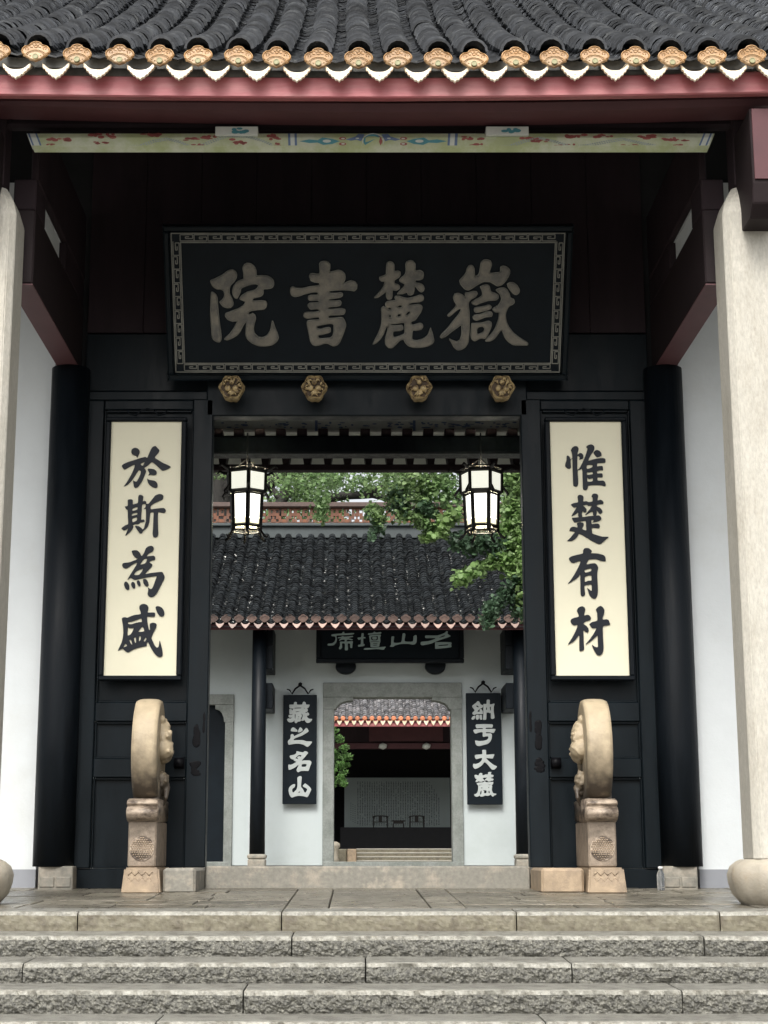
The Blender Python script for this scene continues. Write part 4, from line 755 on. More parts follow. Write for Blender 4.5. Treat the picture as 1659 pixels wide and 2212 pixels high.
for path in ([(255, 318), (300, 316), (330, 305), (360, 300), (385, 306), (410, 316), (430, 318)], [(430, 316), (460, 304), (490, 293), (530, 294), (560, 302), (590, 314)], [(1060, 318), (1100, 316), (1130, 305), (1165, 298), (1200, 306), (1230, 316)], [(1230, 318), (1270, 314), (1310, 306), (1345, 300), (1380, 308), (1420, 316)]):
    for i in range(len(path) - 1):
        (a, b), (c_, d) = path[i], path[i + 1]; ns = int(max(2, abs(c_ - a) / 5))
        for j in range(ns):
            t = j / ns; gr.append(ell(a + (c_ - a) * t, b + (d - b) * t - 1.5, 2.4, 1.7, 6)); gr.append(ell(a + (c_ - a) * t + 2, b + (d - b) * t + 2.0, 2.4, 1.6, 6))
motif('painted_lozenge', te, M['pteal']); motif('painted_cloud', bl2, M['pblue']); motif('painted_curl', rd, M['pred']); motif('painted_scales', gr, M['pgrey'])
rdl = [ell(806, 305, 24, 17.5, 20)]; motif('painted_roundel', rdl, M['pwhite'])
def lift(polys, name, m, dy=0.0015):
    vs, fs = [], []
    for pl_ in polys:
        b = len(vs); vs += [(x, y - dy, z) for x, y, z in (shp(*p) for p in pl_)]; fs.append(tuple(range(b, b + len(pl_))))
    mobj(name, vs, fs, m, pbeam, kind='stuff')
lift([ell(806, 305, 21, 15, 18, 120, 330)], 'painted_roundel_half', M['pteal']); lift([ell(806, 305, 20, 14.5, 12, -60, 120)], 'painted_roundel_half', M['pred'], 0.0022); lift(wh2, 'pale_painted_curl', M['pwhite'], 0.002)
for x0, x1 in ((465, 557), (1050, 1142)):
    blk = pbox('painted_block', x0, 273, x1, 292, YP - 0.02, 0.2, M['paintp'], pbeam, 0.003)
    vs, fs = [], []; cx = (x0 + x1) / 2
    for i in range(7):
        e = ell(cx + rnd.uniform(-6, 26), 281 + rnd.uniform(-4, 5), rnd.uniform(5, 9), rnd.uniform(2, 4), 10); b = len(vs)
        vs += [(PX(a, b_, YP - 0.024 - i * 0.0006), YP - 0.024 - i * 0.0006, PZ(b_, YP - 0.024)) for a, b_ in e]; fs.append(tuple(range(b, b + 10)))
    mobj('painted_cloud', vs, fs, M['pteal'], blk, kind='stuff')

# ---- the black lacquered screen round the doorway
scr = thing('doorway_screen', (XC, 14, 0)); scr.parent = gate; scr.location = (0, 0, 0)
xj = -1.2245
zl0, zl1 = PZ(905, 14), PZ(722, 14)
box('lintel', xj - 0.06, MX(xj - 0.06), 13.90, 14.06, zl0, PZ(826, 14), M['black'], scr, 0.012)
box('upper_rail', -2.36, MX(-2.36), 13.93, 14.05, PZ(866, 13.95), PZ(846, 13.95), M['black'], scr, 0.01)
box('frieze_panel', -2.36, MX(-2.36), 13.99, 14.04, PZ(846, 14) + 0.001, zl1, M['black'], scr, 0.006)
for s in (0, 1):
    def q(a, b): return (MX(b), MX(a)) if s else (a, b)
    z = lambda y: PZ(y, 13.95)
    X = lambda p, y=1600: PX(p, y, 13.95)
    a0, a1, a2, a3 = -2.36, X(203), X(404), xj
    def B(nm, xa_, xb_, y0, y1, Yf, d=0.08, m='black', bev=0.008):
        u, v = q(xa_, xb_); return box(nm, u, v, Yf, Yf + d, z(y1), z(y0), M[m], scr, bev)
    B('stile', a0, a1, 866, 1876, 13.93); B('jamb', a2, a3, 866, 1874, 13.90, 0.16)
    B('rail', a1 + .002, a2 - .002, 866, 886, 13.935); B('rail', a1 + .002, a2 - .002, 1517, 1559, 13.935); B('rail', a1 + .002, a2 - .002, 1638, 1680, 13.935)
    B('panel', a1 + .004, a2 - .004, 886.5, 1516.5, 13.99, 0.03); B('panel', a1 + .004, a2 - .004, 1559.5, 1637.5, 13.985, 0.03); B('panel', a1 + .004, a2 - .004, 1680.5, 1873, 13.985, 0.03)
    B('kick_board', a0, X(300), 1876.5, 1921, 13.95, 0.06)
    # inner mouldings of the panels
    for y0, y1 in ((886, 1517), (1559, 1638), (1680, 1876)):
        bm = bmesh.new(); u0, u1 = q(a1, a2)
        for (xx0, xx1, zz0, zz1) in ((u0, u0 + .018, z(y1), z(y0)), (u1 - .018, u1, z(y1), z(y0)), (u0 + .019, u1 - .019, z(y0) - .018, z(y0)), (u0 + .019, u1 - .019, z(y1), z(y1) + .018)):
            add_box(bm, xx0 + 0.003, xx1, 13.955, 13.983, zz0, zz1, 0.004)
        bmobj('panel_moulding', bm, M['black'], scr)
    # worn iron plates and pegs on the jamb
    for (px, py, rx, rz) in ((425, 1588, 0.04, 0.13), (420, 1658, 0.055, 0.08), (441, 1560, 0.015, 0.10)):
        c = PX(px, py, 13.89); c = MX(c) if s else c
        bm = bmesh.new(); rq = random.Random(px + s)
        for _ in range(12): add_ball(bm, (c + rq.uniform(-.3, .3) * rx, 13.90, PZ(py, 13.9) + rq.uniform(-.7, .7) * rz), (rx * rq.uniform(.45, .75), 0.0008, rz * rq.uniform(.2, .4)), sub=2)
        bmobj('iron_plate', bm, M['worn'], scr)
    c = PX(387, 1645, 13.9); c = MX(c) if s else c
    bm = bmesh.new(); add_tube(bm, [(c - 0.04, 13.90, PZ(1648, 13.9)), (c + 0.04, 13.90, PZ(1648, 13.9))], 0.045, 12); bmobj('bar_socket', bm, M['worn'], scr)
# threshold stone
box('threshold', xj - 0.004, MX(xj) + 0.004, 13.96, 14.42, -0.03, ZT, M['thresh'], gate, 0.012)
# gilt lotus-seat bosses above the door
def hexr(a, r=1.0): return r * (1 - 0.085 * (0.5 - 0.5 * math.cos(6 * a)) * 2 + 0.05 * (math.cos(6 * a)) ** 1)
for i, px in enumerate((500, 679, 906, 1085)):
    c = Vector((PX(px, 835, 13.62), 13.62, PZ(835, 13.62))); Rr = 28.5 / F * 13.62 / 0.963; bm = bmesh.new(); nn = 48
    L1, L2, L3, L4, L5 = [], [], [], [], []
    for j in range(nn):
        a = 2 * math.pi * j / nn; r = Rr * (0.93 + 0.07 * math.cos(6 * a)) * (1 + 0.012 * math.cos(18 * a))
        for L_, rr_, yy in ((L5, 0.55, 0.30), (L1, 0.96, 0.10), (L2, 1.0, 0.012), (L3, 0.93, 0.0), (L4, 0.80, 0.022)):
            L_.append(bm.verts.new((c.x + r * rr_ * math.cos(a), c.y + yy, c.z + r * rr_ * math.sin(a))))
    for A_, B_ in ((L5, L1), (L1, L2), (L2, L3), (L3, L4)):
        for j in range(nn): bm.faces.new([A_[j], A_[(j + 1) % nn], B_[(j + 1) % nn], B_[j]])
    bm.faces.new(L4[::-1]); bm.faces.new(L5)
    bmesh.ops.recalc_face_normals(bm, faces=bm.faces)
    for f in bm.faces:
        if len(f.verts) > 10: f.material_index = 1
    o = bmobj('door_boss', bm, [M['gilt'], M['giltdk']], gate)
    bm = bmesh.new(); r2 = random.Random(i)
    for (bx_, bz_, br) in ((-0.28, -0.12, 0.24), (0.30, -0.14, 0.25), (0.0, 0.36, 0.20)):
        add_ball(bm, (c.x + bx_ * Rr, c.y + 0.004, c.z + bz_ * Rr), (br * Rr, 0.03, br * Rr), sub=2)
    for j in range(16):
        a = r2.uniform(0, 6.28); r0 = Rr * r2.uniform(0.3, 0.62); a2_ = a + r2.uniform(-0.6, 0.6)
        p0 = (c.x + r0 * math.cos(a), c.y + 0.010, c.z + r0 * math.sin(a)); p1 = (c.x + Rr * 0.78 * math.cos(a2_), c.y + 0.012, c.z + Rr * 0.78 * math.sin(a2_))
        pm = ((p0[0] + p1[0]) / 2 + r2.uniform(-.01, .01), c.y - 0.004, (p0[2] + p1[2]) / 2 + r2.uniform(-.01, .01)); add_tube(bm, [p0, pm, p1], [0.005, 0.009, 0.003], 5)
    for j in range(5):
        a = -2.2 + j * 0.32; add_tube(bm, [(c.x, c.y + 0.006, c.z - 0.18 * Rr), (c.x + 0.4 * Rr * math.cos(a), c.y + 0.002, c.z - 0.18 * Rr + 0.45 * Rr * math.sin(a))], [0.005, 0.008], 5)
    bmobj('carved_fruit', bm, M['gilt'], o)
# ---- hall behind the doorway: side walls, floor, beams and rafters of the rear eave
box('hall_floor', -6.0, 6.2, 14.42, 18.9, ZF - 0.15, ZF + 0.01, M['thresh'], gate, 0)
box('hall_wall', -4.6, -4.4, 14.2, 19.0, ZF, 7, M['brown'], gate, 0); box('hall_wall', 4.7, 4.9, 14.2, 19.0, ZF, 7, M['brown'], gate, 0)
YR = 17.0
pb2 = pbox('rear_painted_purlin', 380, 896, 1230, 932, YR, 0.15, M['paintp'], gate, 0.02)
vs, fs = [], []; r3 = random.Random(8)
for i in range(90):
    cx = r3.uniform(470, 1112); cy = 914 + r3.uniform(-2, 10); e = ell(cx, cy, r3.uniform(2, 7), r3.uniform(0.8, 2.2), 8); b = len(vs); dy = r3.uniform(0.002, 0.004)
    vs += [(PX(a, b_, YR - dy), YR - dy, PZ(b_, YR - dy)) for a, b_ in e]; fs.append(tuple(range(b, b + 8)))
for x0 in (1190 * K, 1560 * K):
    b = len(vs); vs += [(PX(x0 + dx, yy, YR - 0.005), YR - 0.005, PZ(yy, YR - 0.005)) for dx, yy in ((0, 905), (6, 905), (6, 931), (0, 931))]; fs.append((b, b + 1, b + 2, b + 3))
for r_ in range(3):
    b = len(vs); e = ell(840, 932, 34 - r_ * 10, 16 - r_ * 4, 16, 180, 375)
mobj('painted_curl', vs, fs, M['pblue'], pb2, kind='stuff')
sq = [140 + 45.6 * i for i in range(27)]
for i, x in enumerate(sq):
    pbox('rafter_end', x + 0.0, 925.5, x + 21, 941, YR - 0.25, 0.22, M['brown'], gate, 0.004)
pbox('rear_beam', 200, 940, 1400, 979, YR - 0.3, 0.25, M['lacq'], gate, 0.02)
mobj('eave_soffit', [(-5, 18.15, 5.27), (5.2, 18.15, 5.27), (5.2, 19.25, 4.795), (-5, 19.25, 4.795)], [(0, 3, 2, 1)], M['pwhite'], gate)
xs_ = [PX((x / 2.676 + 780) * K, 994, 18.3) for x in (120, 345, 552, 762, 977, 1187, 1387, 1600)]
xe_ = [PX((x / 2.676 + 780) * K, 994, 18.3) for x in (203, 428, 636, 843, 1058, 1268, 1466, 1675)]
xs2 = [PX((x / 2.676 + 1380) * K, 994, 18.3) for x in (210, 417, 625, 830, 1048, 1256, 1488)]
xe2 = [PX((x / 2.676 + 1380) * K, 994, 18.3) for x in (288, 497, 708, 918, 1150, 1345, 1570)]
za, zb_ = PZ(1003, 18.3), PZ(975, 18.3)
for a, b in list(zip(xs_, xe_)) + list(zip(xs2, xe2)):
    bm = bmesh.new(); d = 0.012
    add_prism(bm, [(a - d, 18.3, zb_), (b + d, 18.3, zb_), (b - d, 18.3, za), (a + d, 18.3, za)], (0, 1, 0), 0.25); bmesh.ops.recalc_face_normals(bm, faces=bm.faces)
    bmobj('rafter', bm, M['brown'], gate)
pbox('rear_architrave', 200, 1002.5, 1400, 1015.5, 18.25, 0.14, M['brown'], gate, 0.01)
# ================================================================== name board over the door
Yb, Yt = 13.80, 13.13
bl_, br_, tl_, tr_ = P(366, 819, Yb), P(1222, 819, Yb), P(350, 487, Yt), P(1238, 487, Yt)
cx = (bl_.x + br_.x) / 2; Wd = (br_.x - bl_.x + tr_.x - tl_.x) / 2; base = Vector((cx, Yb, bl_.z)); top = Vector((cx, Yt, tl_.z))
ez = (top - base).normalized(); ex = Vector((1, 0, 0)); nn_ = ex.cross(ez) * 1.0
if nn_.y > 0: nn_ = -nn_
Hd = (top - base).length
name_board = thing('name_board', (cx, Yb, bl_.z), 'big dark name board with four gilt characters 院書麓嶽 in a fret border above the doorway', 'name board')
def slabp(bm, u0, u1, w0, w1, n0, n1, o=None, mi=0, bev=0.0, ez_=None, n_=None, ex_=None):
    o = o or base; e1 = ex_ or ex; e2 = ez_ or ez; e3 = n_ or nn_
    b2 = bmesh.new(); bmesh.ops.create_cube(b2, size=1)
    for v in b2.verts:
        u = u0 if v.co.x < 0 else u1; w = w0 if v.co.z < 0 else w1; n = n1 if v.co.y < 0 else n0
        v.co = Vector((u, n, w))
    if bev: bmesh.ops.bevel(b2, geom=b2.edges[:], offset=bev, segments=1, affect='EDGES')
    for v in b2.verts: u, n, w = v.co; v.co = o + e1 * u + e2 * w + e3 * n
    merge(bm, b2, mi)
hw = Wd / 2
bm = bmesh.new(); slabp(bm, -hw + 0.03, hw - 0.03, 0.03, Hd - 0.03, -0.05, 0.0); bmobj('panel', bm, M['board'], name_board)
bm = bmesh.new(); fw = 0.052
for a in ((-hw, hw, Hd - fw, Hd), (-hw, hw, 0, fw), (-hw, -hw + fw, fw, Hd - fw), (hw - fw, hw, fw, Hd - fw)): slabp(bm, a[0], a[1], a[2], a[3], -0.06, 0.035, bev=0.012)
bmobj('frame', bm, M['black'], name_board)
bm = bmesh.new(); t = 0.007
def rect_line(in_, t):
    a = -hw + in_; b = hw - in_; c_ = in_; d = Hd - in_
    for q in ((a, b, c_, c_ + t), (a, b, d - t, d), (a, a + t, c_ + t, d - t), (b - t, b, c_ + t, d - t)): slabp(bm, q[0], q[1], q[2], q[3], 0.0, 0.010)
rect_line(fw + 0.008, 0.010); rect_line(fw + 0.085, 0.009)
def fret(u0, u1, w0, horizontal, flip):
    L = abs(u1 - u0); n = max(3, int(round(L / 0.118))); st = L / n; hgt = 0.052; tt = 0.0075
    for i in range(n):
        fl = (i % 2 == 0)
        segs = [((0.02, 0), (0.92, 0)), ((0.92, 0), (0.92, .62)), ((0.92, .62), (.40, .62)), ((.40, .62), (.40, .34)), ((.40, .34), (.66, .34)), ((0.02, 0), (0.02, 1)), ((0.02, 1), (1.02, 1))]
        for (a, b), (c_, d) in segs:
            if fl: b, d = 1 - b, 1 - d
            a_, c2 = u0 + (i + min(a, c_)) * st, u0 + (i + max(a, c_)) * st; b_, d2 = w0 + min(b, d) * hgt, w0 + max(b, d) * hgt
            if a == c_: a_ -= tt / 2; c2 += tt / 2
            else: b_ -= tt / 2; d2 += tt / 2
            if horizontal: slabp(bm, a_, c2, b_, d2, 0.0, 0.008)
            else: slabp(bm, b_, d2, a_, c2, 0.0, 0.008)
m0 = fw + 0.025
fret(-hw + m0 + 0.06, hw - m0 - 0.06, m0, True, 0); fret(-hw + m0 + 0.06, hw - m0 - 0.06, Hd - m0 - 0.052, True, 0)
fret(m0 + 0.06, Hd - m0 - 0.06, -hw + m0, False, 0); fret(m0 + 0.06, Hd - m0 - 0.06, hw - m0 - 0.052, False, 0)
bmobj('fret_border', bm, M['inlayrim'], name_board)
pl = (base, ex, ez, nn_)
for kx in ('yuan', 'shu', 'lu', 'yue'):
    rim = px_glyph('character', kx, pl, 0.016, 0.002, M['inlayrim'], name_board)
    px_glyph('inlay', kx, pl, 0.006, 0.006, M['inlay'], rim, lift=0.012, grow=-0.006)

# ================================================================== ivory couplet boards either side
def couplet(keys, pxs, label):
    Yf = 13.84; (a0, y0, a1, y1) = pxs
    x0 = PX(a0, y0, Yf); x1 = PX(a1, y0, Yf); zt_, zb_ = PZ(y0, Yf), PZ(y1, Yf)
    t_ = thing('couplet_board', ((x0 + x1) / 2, Yf, zb_), label, 'couplet board', 'ivory couplet boards beside the doorway')
    box('ivory_panel', x0, x1, Yf, Yf + 0.03, zb_, zt_, M['ivory'], t_, 0.002)
    bm = bmesh.new(); w = 0.045
    for q in ((x0 - w, x1 + w, zt_, zt_ + w * .8), (x0 - w, x1 + w, zb_ - w * .9, zb_), (x0 - w, x0, zb_, zt_), (x1, x1 + w, zb_, zt_)): add_box(bm, q[0], q[1], Yf - 0.03, Yf + 0.05, q[2], q[3], 0.01)
    bmobj('frame', bm, M['lacq'], t_)
    bm = bmesh.new(); zz = zt_ + 0.06; cxx = (x0 + x1) / 2      # little scrolled hanger on top
    for s in (-1, 1):
        add_tube(bm, [(cxx, Yf + .02, zz + .06), (cxx + s * .05, Yf + .02, zz + .05), (cxx + s * .10, Yf + .02, zz + 0.0), (cxx + s * .16, Yf + .02, zz + .02), (cxx + s * .17, Yf + .02, zz + .05)], 0.008, 6)
    bmobj('hanger', bm, M['lacq'], t_)
    pl = (Vector((0, Yf, 0)), Vector((1, 0, 0)), Vector((0, 0, 1)), Vector((0, -1, 0)))
    for kx in keys: px_glyph('character', kx, pl, 0.008, 0.002, M['ink'], t_)
couplet(('yu', 'si', 'wei', 'sheng'), (241, 911, 393, 1460), 'ivory couplet board reading 於斯為盛 in black, left of the doorway')
couplet(('wei2', 'chu', 'you', 'cai'), (1187, 911, 1341, 1460), 'ivory couplet board reading 惟楚有材 in black, right of the doorway')

# ================================================================== drum stones
def drum_stone(mir, label):
    s = -1 if mir else 1
    X = lambda px, Y, py=1800: PX(px, py, Y)
    x0, x1 = X(277, 13.2), X(338, 13.2)                      # front face of pedestal
    wid = x1 - x0
    if mir: x0, x1 = PX(1270, 1800, 13.2), PX(1331, 1800, 13.2)
    cxm = (x0 + x1) / 2
    t_ = thing('drum_stone', (cxm, 13.5, zfl(13.5)), label, 'drum stone', 'drum stones guarding the doorway')
    zb0 = zfl(13.2) - 0.01; zt0 = PZ(1874, 13.12)
    # base block: carved front and a plainer block reaching to the door jamb
    bm = bmesh.new(); b2 = bmesh.new(); bmesh.ops.create_cube(b2, size=1)
    for v in b2.verts:
        ox = 0.02 if v.co.z < 0 else 0.0
        v.co = Vector((x0 - 0.01 - ox if v.co.x < 0 else x1 + 0.035 + ox, 13.10 - ox if v.co.y < 0 else 13.97, zb0 if v.co.z < 0 else zt0))
    if mir:
        for v in b2.verts:
            pass
    bmesh.ops.bevel(b2, geom=b2.edges[:], offset=0.014, segments=2, affect='EDGES'); merge(bm, b2)
    for k in range(7):                                        # shallow key pattern carved on the front
        a = x0 + 0.02 + k * (wid - 0.03) / 7
        for j in range(3):
            zz = zb0 + 0.05 + j * 0.045; d = (k + j) % 2
            p0 = (a, 13.092, zz + (0.03 if d else 0)); p1 = (a + 0.028, 13.092, zz + (0 if d else 0.03)); add_tube(bm, [p0, p1], 0.0035, 4)
    bmobj('carved_base', bm, M['drumor'], t_)
    if mir: bx0, bx1 = MX(-1.2245) + 0.006, x0 - 0.045
    else: bx0, bx1 = x1 + 0.062, -1.2305
    box('side_block', bx0, bx1, 13.16, 13.97, zb0, zt0 - 0.004, M['thresh'] if not mir else M['drumor'], t_, 0.02)
    # pedestal
    zp1 = PZ(1772, 13.2)
    ped = box('pedestal', x0, x1, 13.2, 13.93, zt0 + 0.001, zp1, M['ped'], t_, 0.012)
    zc = (zt0 + zp1) / 2 - 0.035; bm = bmesh.new(); rr = wid * 0.44
    add_lathe(bm, 0, 0, [(rr, 0), (rr, 0.004), (rr * .97, 0.006), (rr * .93, 0.003)], 32, mtx=Matrix.Translation((cxm, 13.2, zc)) @ Matrix.Rotation(R(90), 4, 'X'))
    nb = 6
    for i in range(-nb, nb + 1):
        for j in range(-nb, nb + 1):
            u = (i + (j % 2) * .5) * rr / nb * 1.15; w = j * rr / nb
            if u * u + w * w < (rr * .88) ** 2 and (abs(i) < 9): add_ball(bm, (cxm + u, 13.193, zc + w), (rr / nb * .46, 0.006, rr / nb * .34), sub=1, mi=1)
    bmobj('carved_roundel', bm, [M['drumlo'], M['drumor']], ped)
    # scroll under the drum
    bm = bmesh.new(); zs0, zs1 = PZ(1776, 13.15), PZ(1724, 13.15); hh = zs1 - zs0
    prof = [(13.90, zs0 + 0.02), (13.22, zs0), (13.155, zs0 + .10 * hh), (13.115, zs0 + .28 * hh), (13.11, zs0 + .48 * hh), (13.15, zs0 + .64 * hh), (13.168, zs0 + .67 * hh), (13.145, zs0 + .72 * hh), (13.14, zs0 + .84 * hh), (13.18, zs0 + .95 * hh), (13.24, zs0 + hh), (13.90, zs0 + hh)]
    add_prism(bm, [(x0 - 0.010, a, b) for a, b in prof], (1, 0, 0), wid + 0.02); bmesh.ops.recalc_face_normals(bm, faces=bm.faces)
    bmesh.ops.bevel(bm, geom=bm.edges[:], offset=0.006, segments=2, affect='EDGES')
    bmobj('scroll', bm, M['drumlo'], t_, smooth=True)
    # drum
    zt_ = PZ(1511, 13.5); zb_ = zs1 - 0.03; rd = (zt_ - zb_) / 2; cz = (zt_ + zb_) / 2; yr_ = 0.80; cy = 13.14 + rd * yr_
    bm = bmesh.new(); n = 64; hwd = wid / 2 - 0.012
    prof = [(-hwd, rd * .80), (-hwd - .004, rd * .90), (-hwd, rd * .965), (-hwd + .025, rd * .99), (-hwd * .5, rd * 1.0), (0, rd * 1.003), (hwd * .5, rd * 1.0), (hwd - .025, rd * .99), (hwd, rd * .965), (hwd + .004, rd * .90), (hwd, rd * .80)]
    rings = []
    for (u, r) in prof: rings.append([bm.verts.new((cxm + u, cy + yr_ * r * math.cos(2 * math.pi * j / n), cz + r * math.sin(2 * math.pi * j / n))) for j in range(n)])
    for i in range(len(rings) - 1):
        for j in range(n): f = bm.faces.new([rings[i][j], rings[i][(j + 1) % n], rings[i + 1][(j + 1) % n], rings[i + 1][j]]); f.smooth = True
    bm.faces.new(rings[0][::-1]); bm.faces.new(rings[-1]); bmesh.ops.recalc_face_normals(bm, faces=bm.faces)
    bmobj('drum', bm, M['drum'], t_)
    # worn lion carving on both faces, fused into one lump
    for side in (-1, 1):
        bm = bmesh.new(); r5 = random.Random(3 + side + mir * 10); xf = cxm + side * hwd
        def lump(y, z, r, h, k=1.0): add_ball(bm, (xf + side * h * .25 * hk, 13.16 + y * 2 * rd, zb_ + z * 2 * rd), (h * hk, r * k, r), sub=2)
        hk = 0.66 if side == (-1 if mir else 1) else 0.2
        mains = [(.42, .60, .115, .17, .125), (.36, .52, .09, .09, .155), (.44, .70, .085, .08, .10), (.46, .46, .085, .07, .13), (.34, .64, .05, .06, .13), (.56, .56, .10, .12, .07), (.40, .22, .06, .075, .105), (.45, .14, .05, .06, .09), (.52, .25, .06, .06, .06), (.36, .80, .04, .04, .05)]
        def at_(m_, dy, dz, h): return (xf + side * h * hk, 13.16 + m_[0] * 2 * rd + dy, zb_ + m_[1] * 2 * rd + dz)
        for m_ in mains: add_ball(bm, at_(m_, 0, 0, 0.0), (m_[4] * hk, m_[2], m_[3]), sub=3)
        for k in range(85):
            m_ = r5.choice(mains[:8]); th = r5.uniform(0, 6.28); e = r5.uniform(.15, .95); q = math.sqrt(1 - e * e); r_ = r5.uniform(.012, .030)
            add_ball(bm, at_(m_, q * math.cos(th) * m_[2], q * math.sin(th) * m_[3], e * m_[4]), (r_ * hk, r_, r_ * r5.uniform(.6, 1.2)), sub=1)
        for k in range(10):   # grooved mane and brow
            m_ = mains[k % 4]; th = r5.uniform(0, 6.28); pts = []
            for t in range(4):
                e = .9 - t * .22; q = math.sqrt(1 - e * e); pts.append(at_(m_, q * math.cos(th + t * .35) * m_[2], q * math.sin(th + t * .35) * m_[3], e * m_[4]))
            add_tube(bm, pts, .011, 5)
        if hk > .5: add_tube(bm, [(xf + side * .05, 13.16 + .42 * 2 * rd, zb_ + .16 * 2 * rd), (xf + side * .05, 13.16 + .36 * 2 * rd, zb_ + .05 * 2 * rd), (xf + side * .03, 13.16 + .40 * 2 * rd, zb_ - .03 * 2 * rd)], [0.03, 0.018, 0.008], 8)
        me = bpy.data.meshes.new('tmp'); bm.to_mesh(me); bm.free(); ob = bpy.data.objects.new('tmp', me); C.objects.link(ob)
        rm = ob.modifiers.new('r', 'REMESH'); rm.mode = 'VOXEL'; rm.voxel_size = 0.008
        sm = ob.modifiers.new('s', 'SMOOTH'); sm.iterations = 2; sm.factor = 0.5
        bpy.context.view_layer.update(); m2 = bpy.data.meshes.new_from_object(ob.evaluated_get(bpy.context.evaluated_depsgraph_get()))
        vs = [v.co.copy() for v in m2.vertices]; fs = [list(p.vertices) for p in m2.polygons]
        bpy.data.objects.remove(ob); bpy.data.meshes.remove(m2); bpy.data.meshes.remove(me)
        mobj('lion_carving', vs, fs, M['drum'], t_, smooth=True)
    # stem behind the scroll that carries the drum on the door side
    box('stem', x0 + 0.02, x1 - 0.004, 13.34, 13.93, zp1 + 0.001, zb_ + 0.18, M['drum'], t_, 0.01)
drum_stone(False, 'weathered drum stone with lion carving left of the doorway, beside a grey block')
drum_stone(True, 'weathered drum stone with lion carving right of the doorway, near the plastic bottle')

# ================================================================== plastic bottle
bx_ = PX(1427, 1895, 13.6); zb_ = zfl(13.6); ht = PZ(1872, 13.6) - zb_
bot = thing('water_bottle', (bx_, 13.6, zb_), 'clear plastic water bottle with white cap beside the right column plinth', 'bottle')
bm = bmesh.new(); r = 0.031
add_lathe(bm, bx_, 13.6, [(r * .9, zb_), (r, zb_ + .02 * ht), (r, zb_ + .12 * ht), (r * .93, zb_ + .15 * ht), (r, zb_ + .18 * ht), (r, zb_ + .30 * ht), (r * .93, zb_ + .33 * ht), (r, zb_ + .36 * ht), (r, zb_ + .66 * ht), (r * .8, zb_ + .76 * ht), (r * .45, zb_ + .86 * ht), (r * .42, zb_ + .90 * ht)], 20)
bmobj('body', bm, M['plastic'], bot)
bm = bmesh.new(); add_lathe(bm, bx_, 13.6, [(r * .55, zb_ + .90 * ht), (r * .58, zb_ + .99 * ht), (r * .5, zb_ + ht)], 16); bmobj('cap', bm, M['cap'], bot)

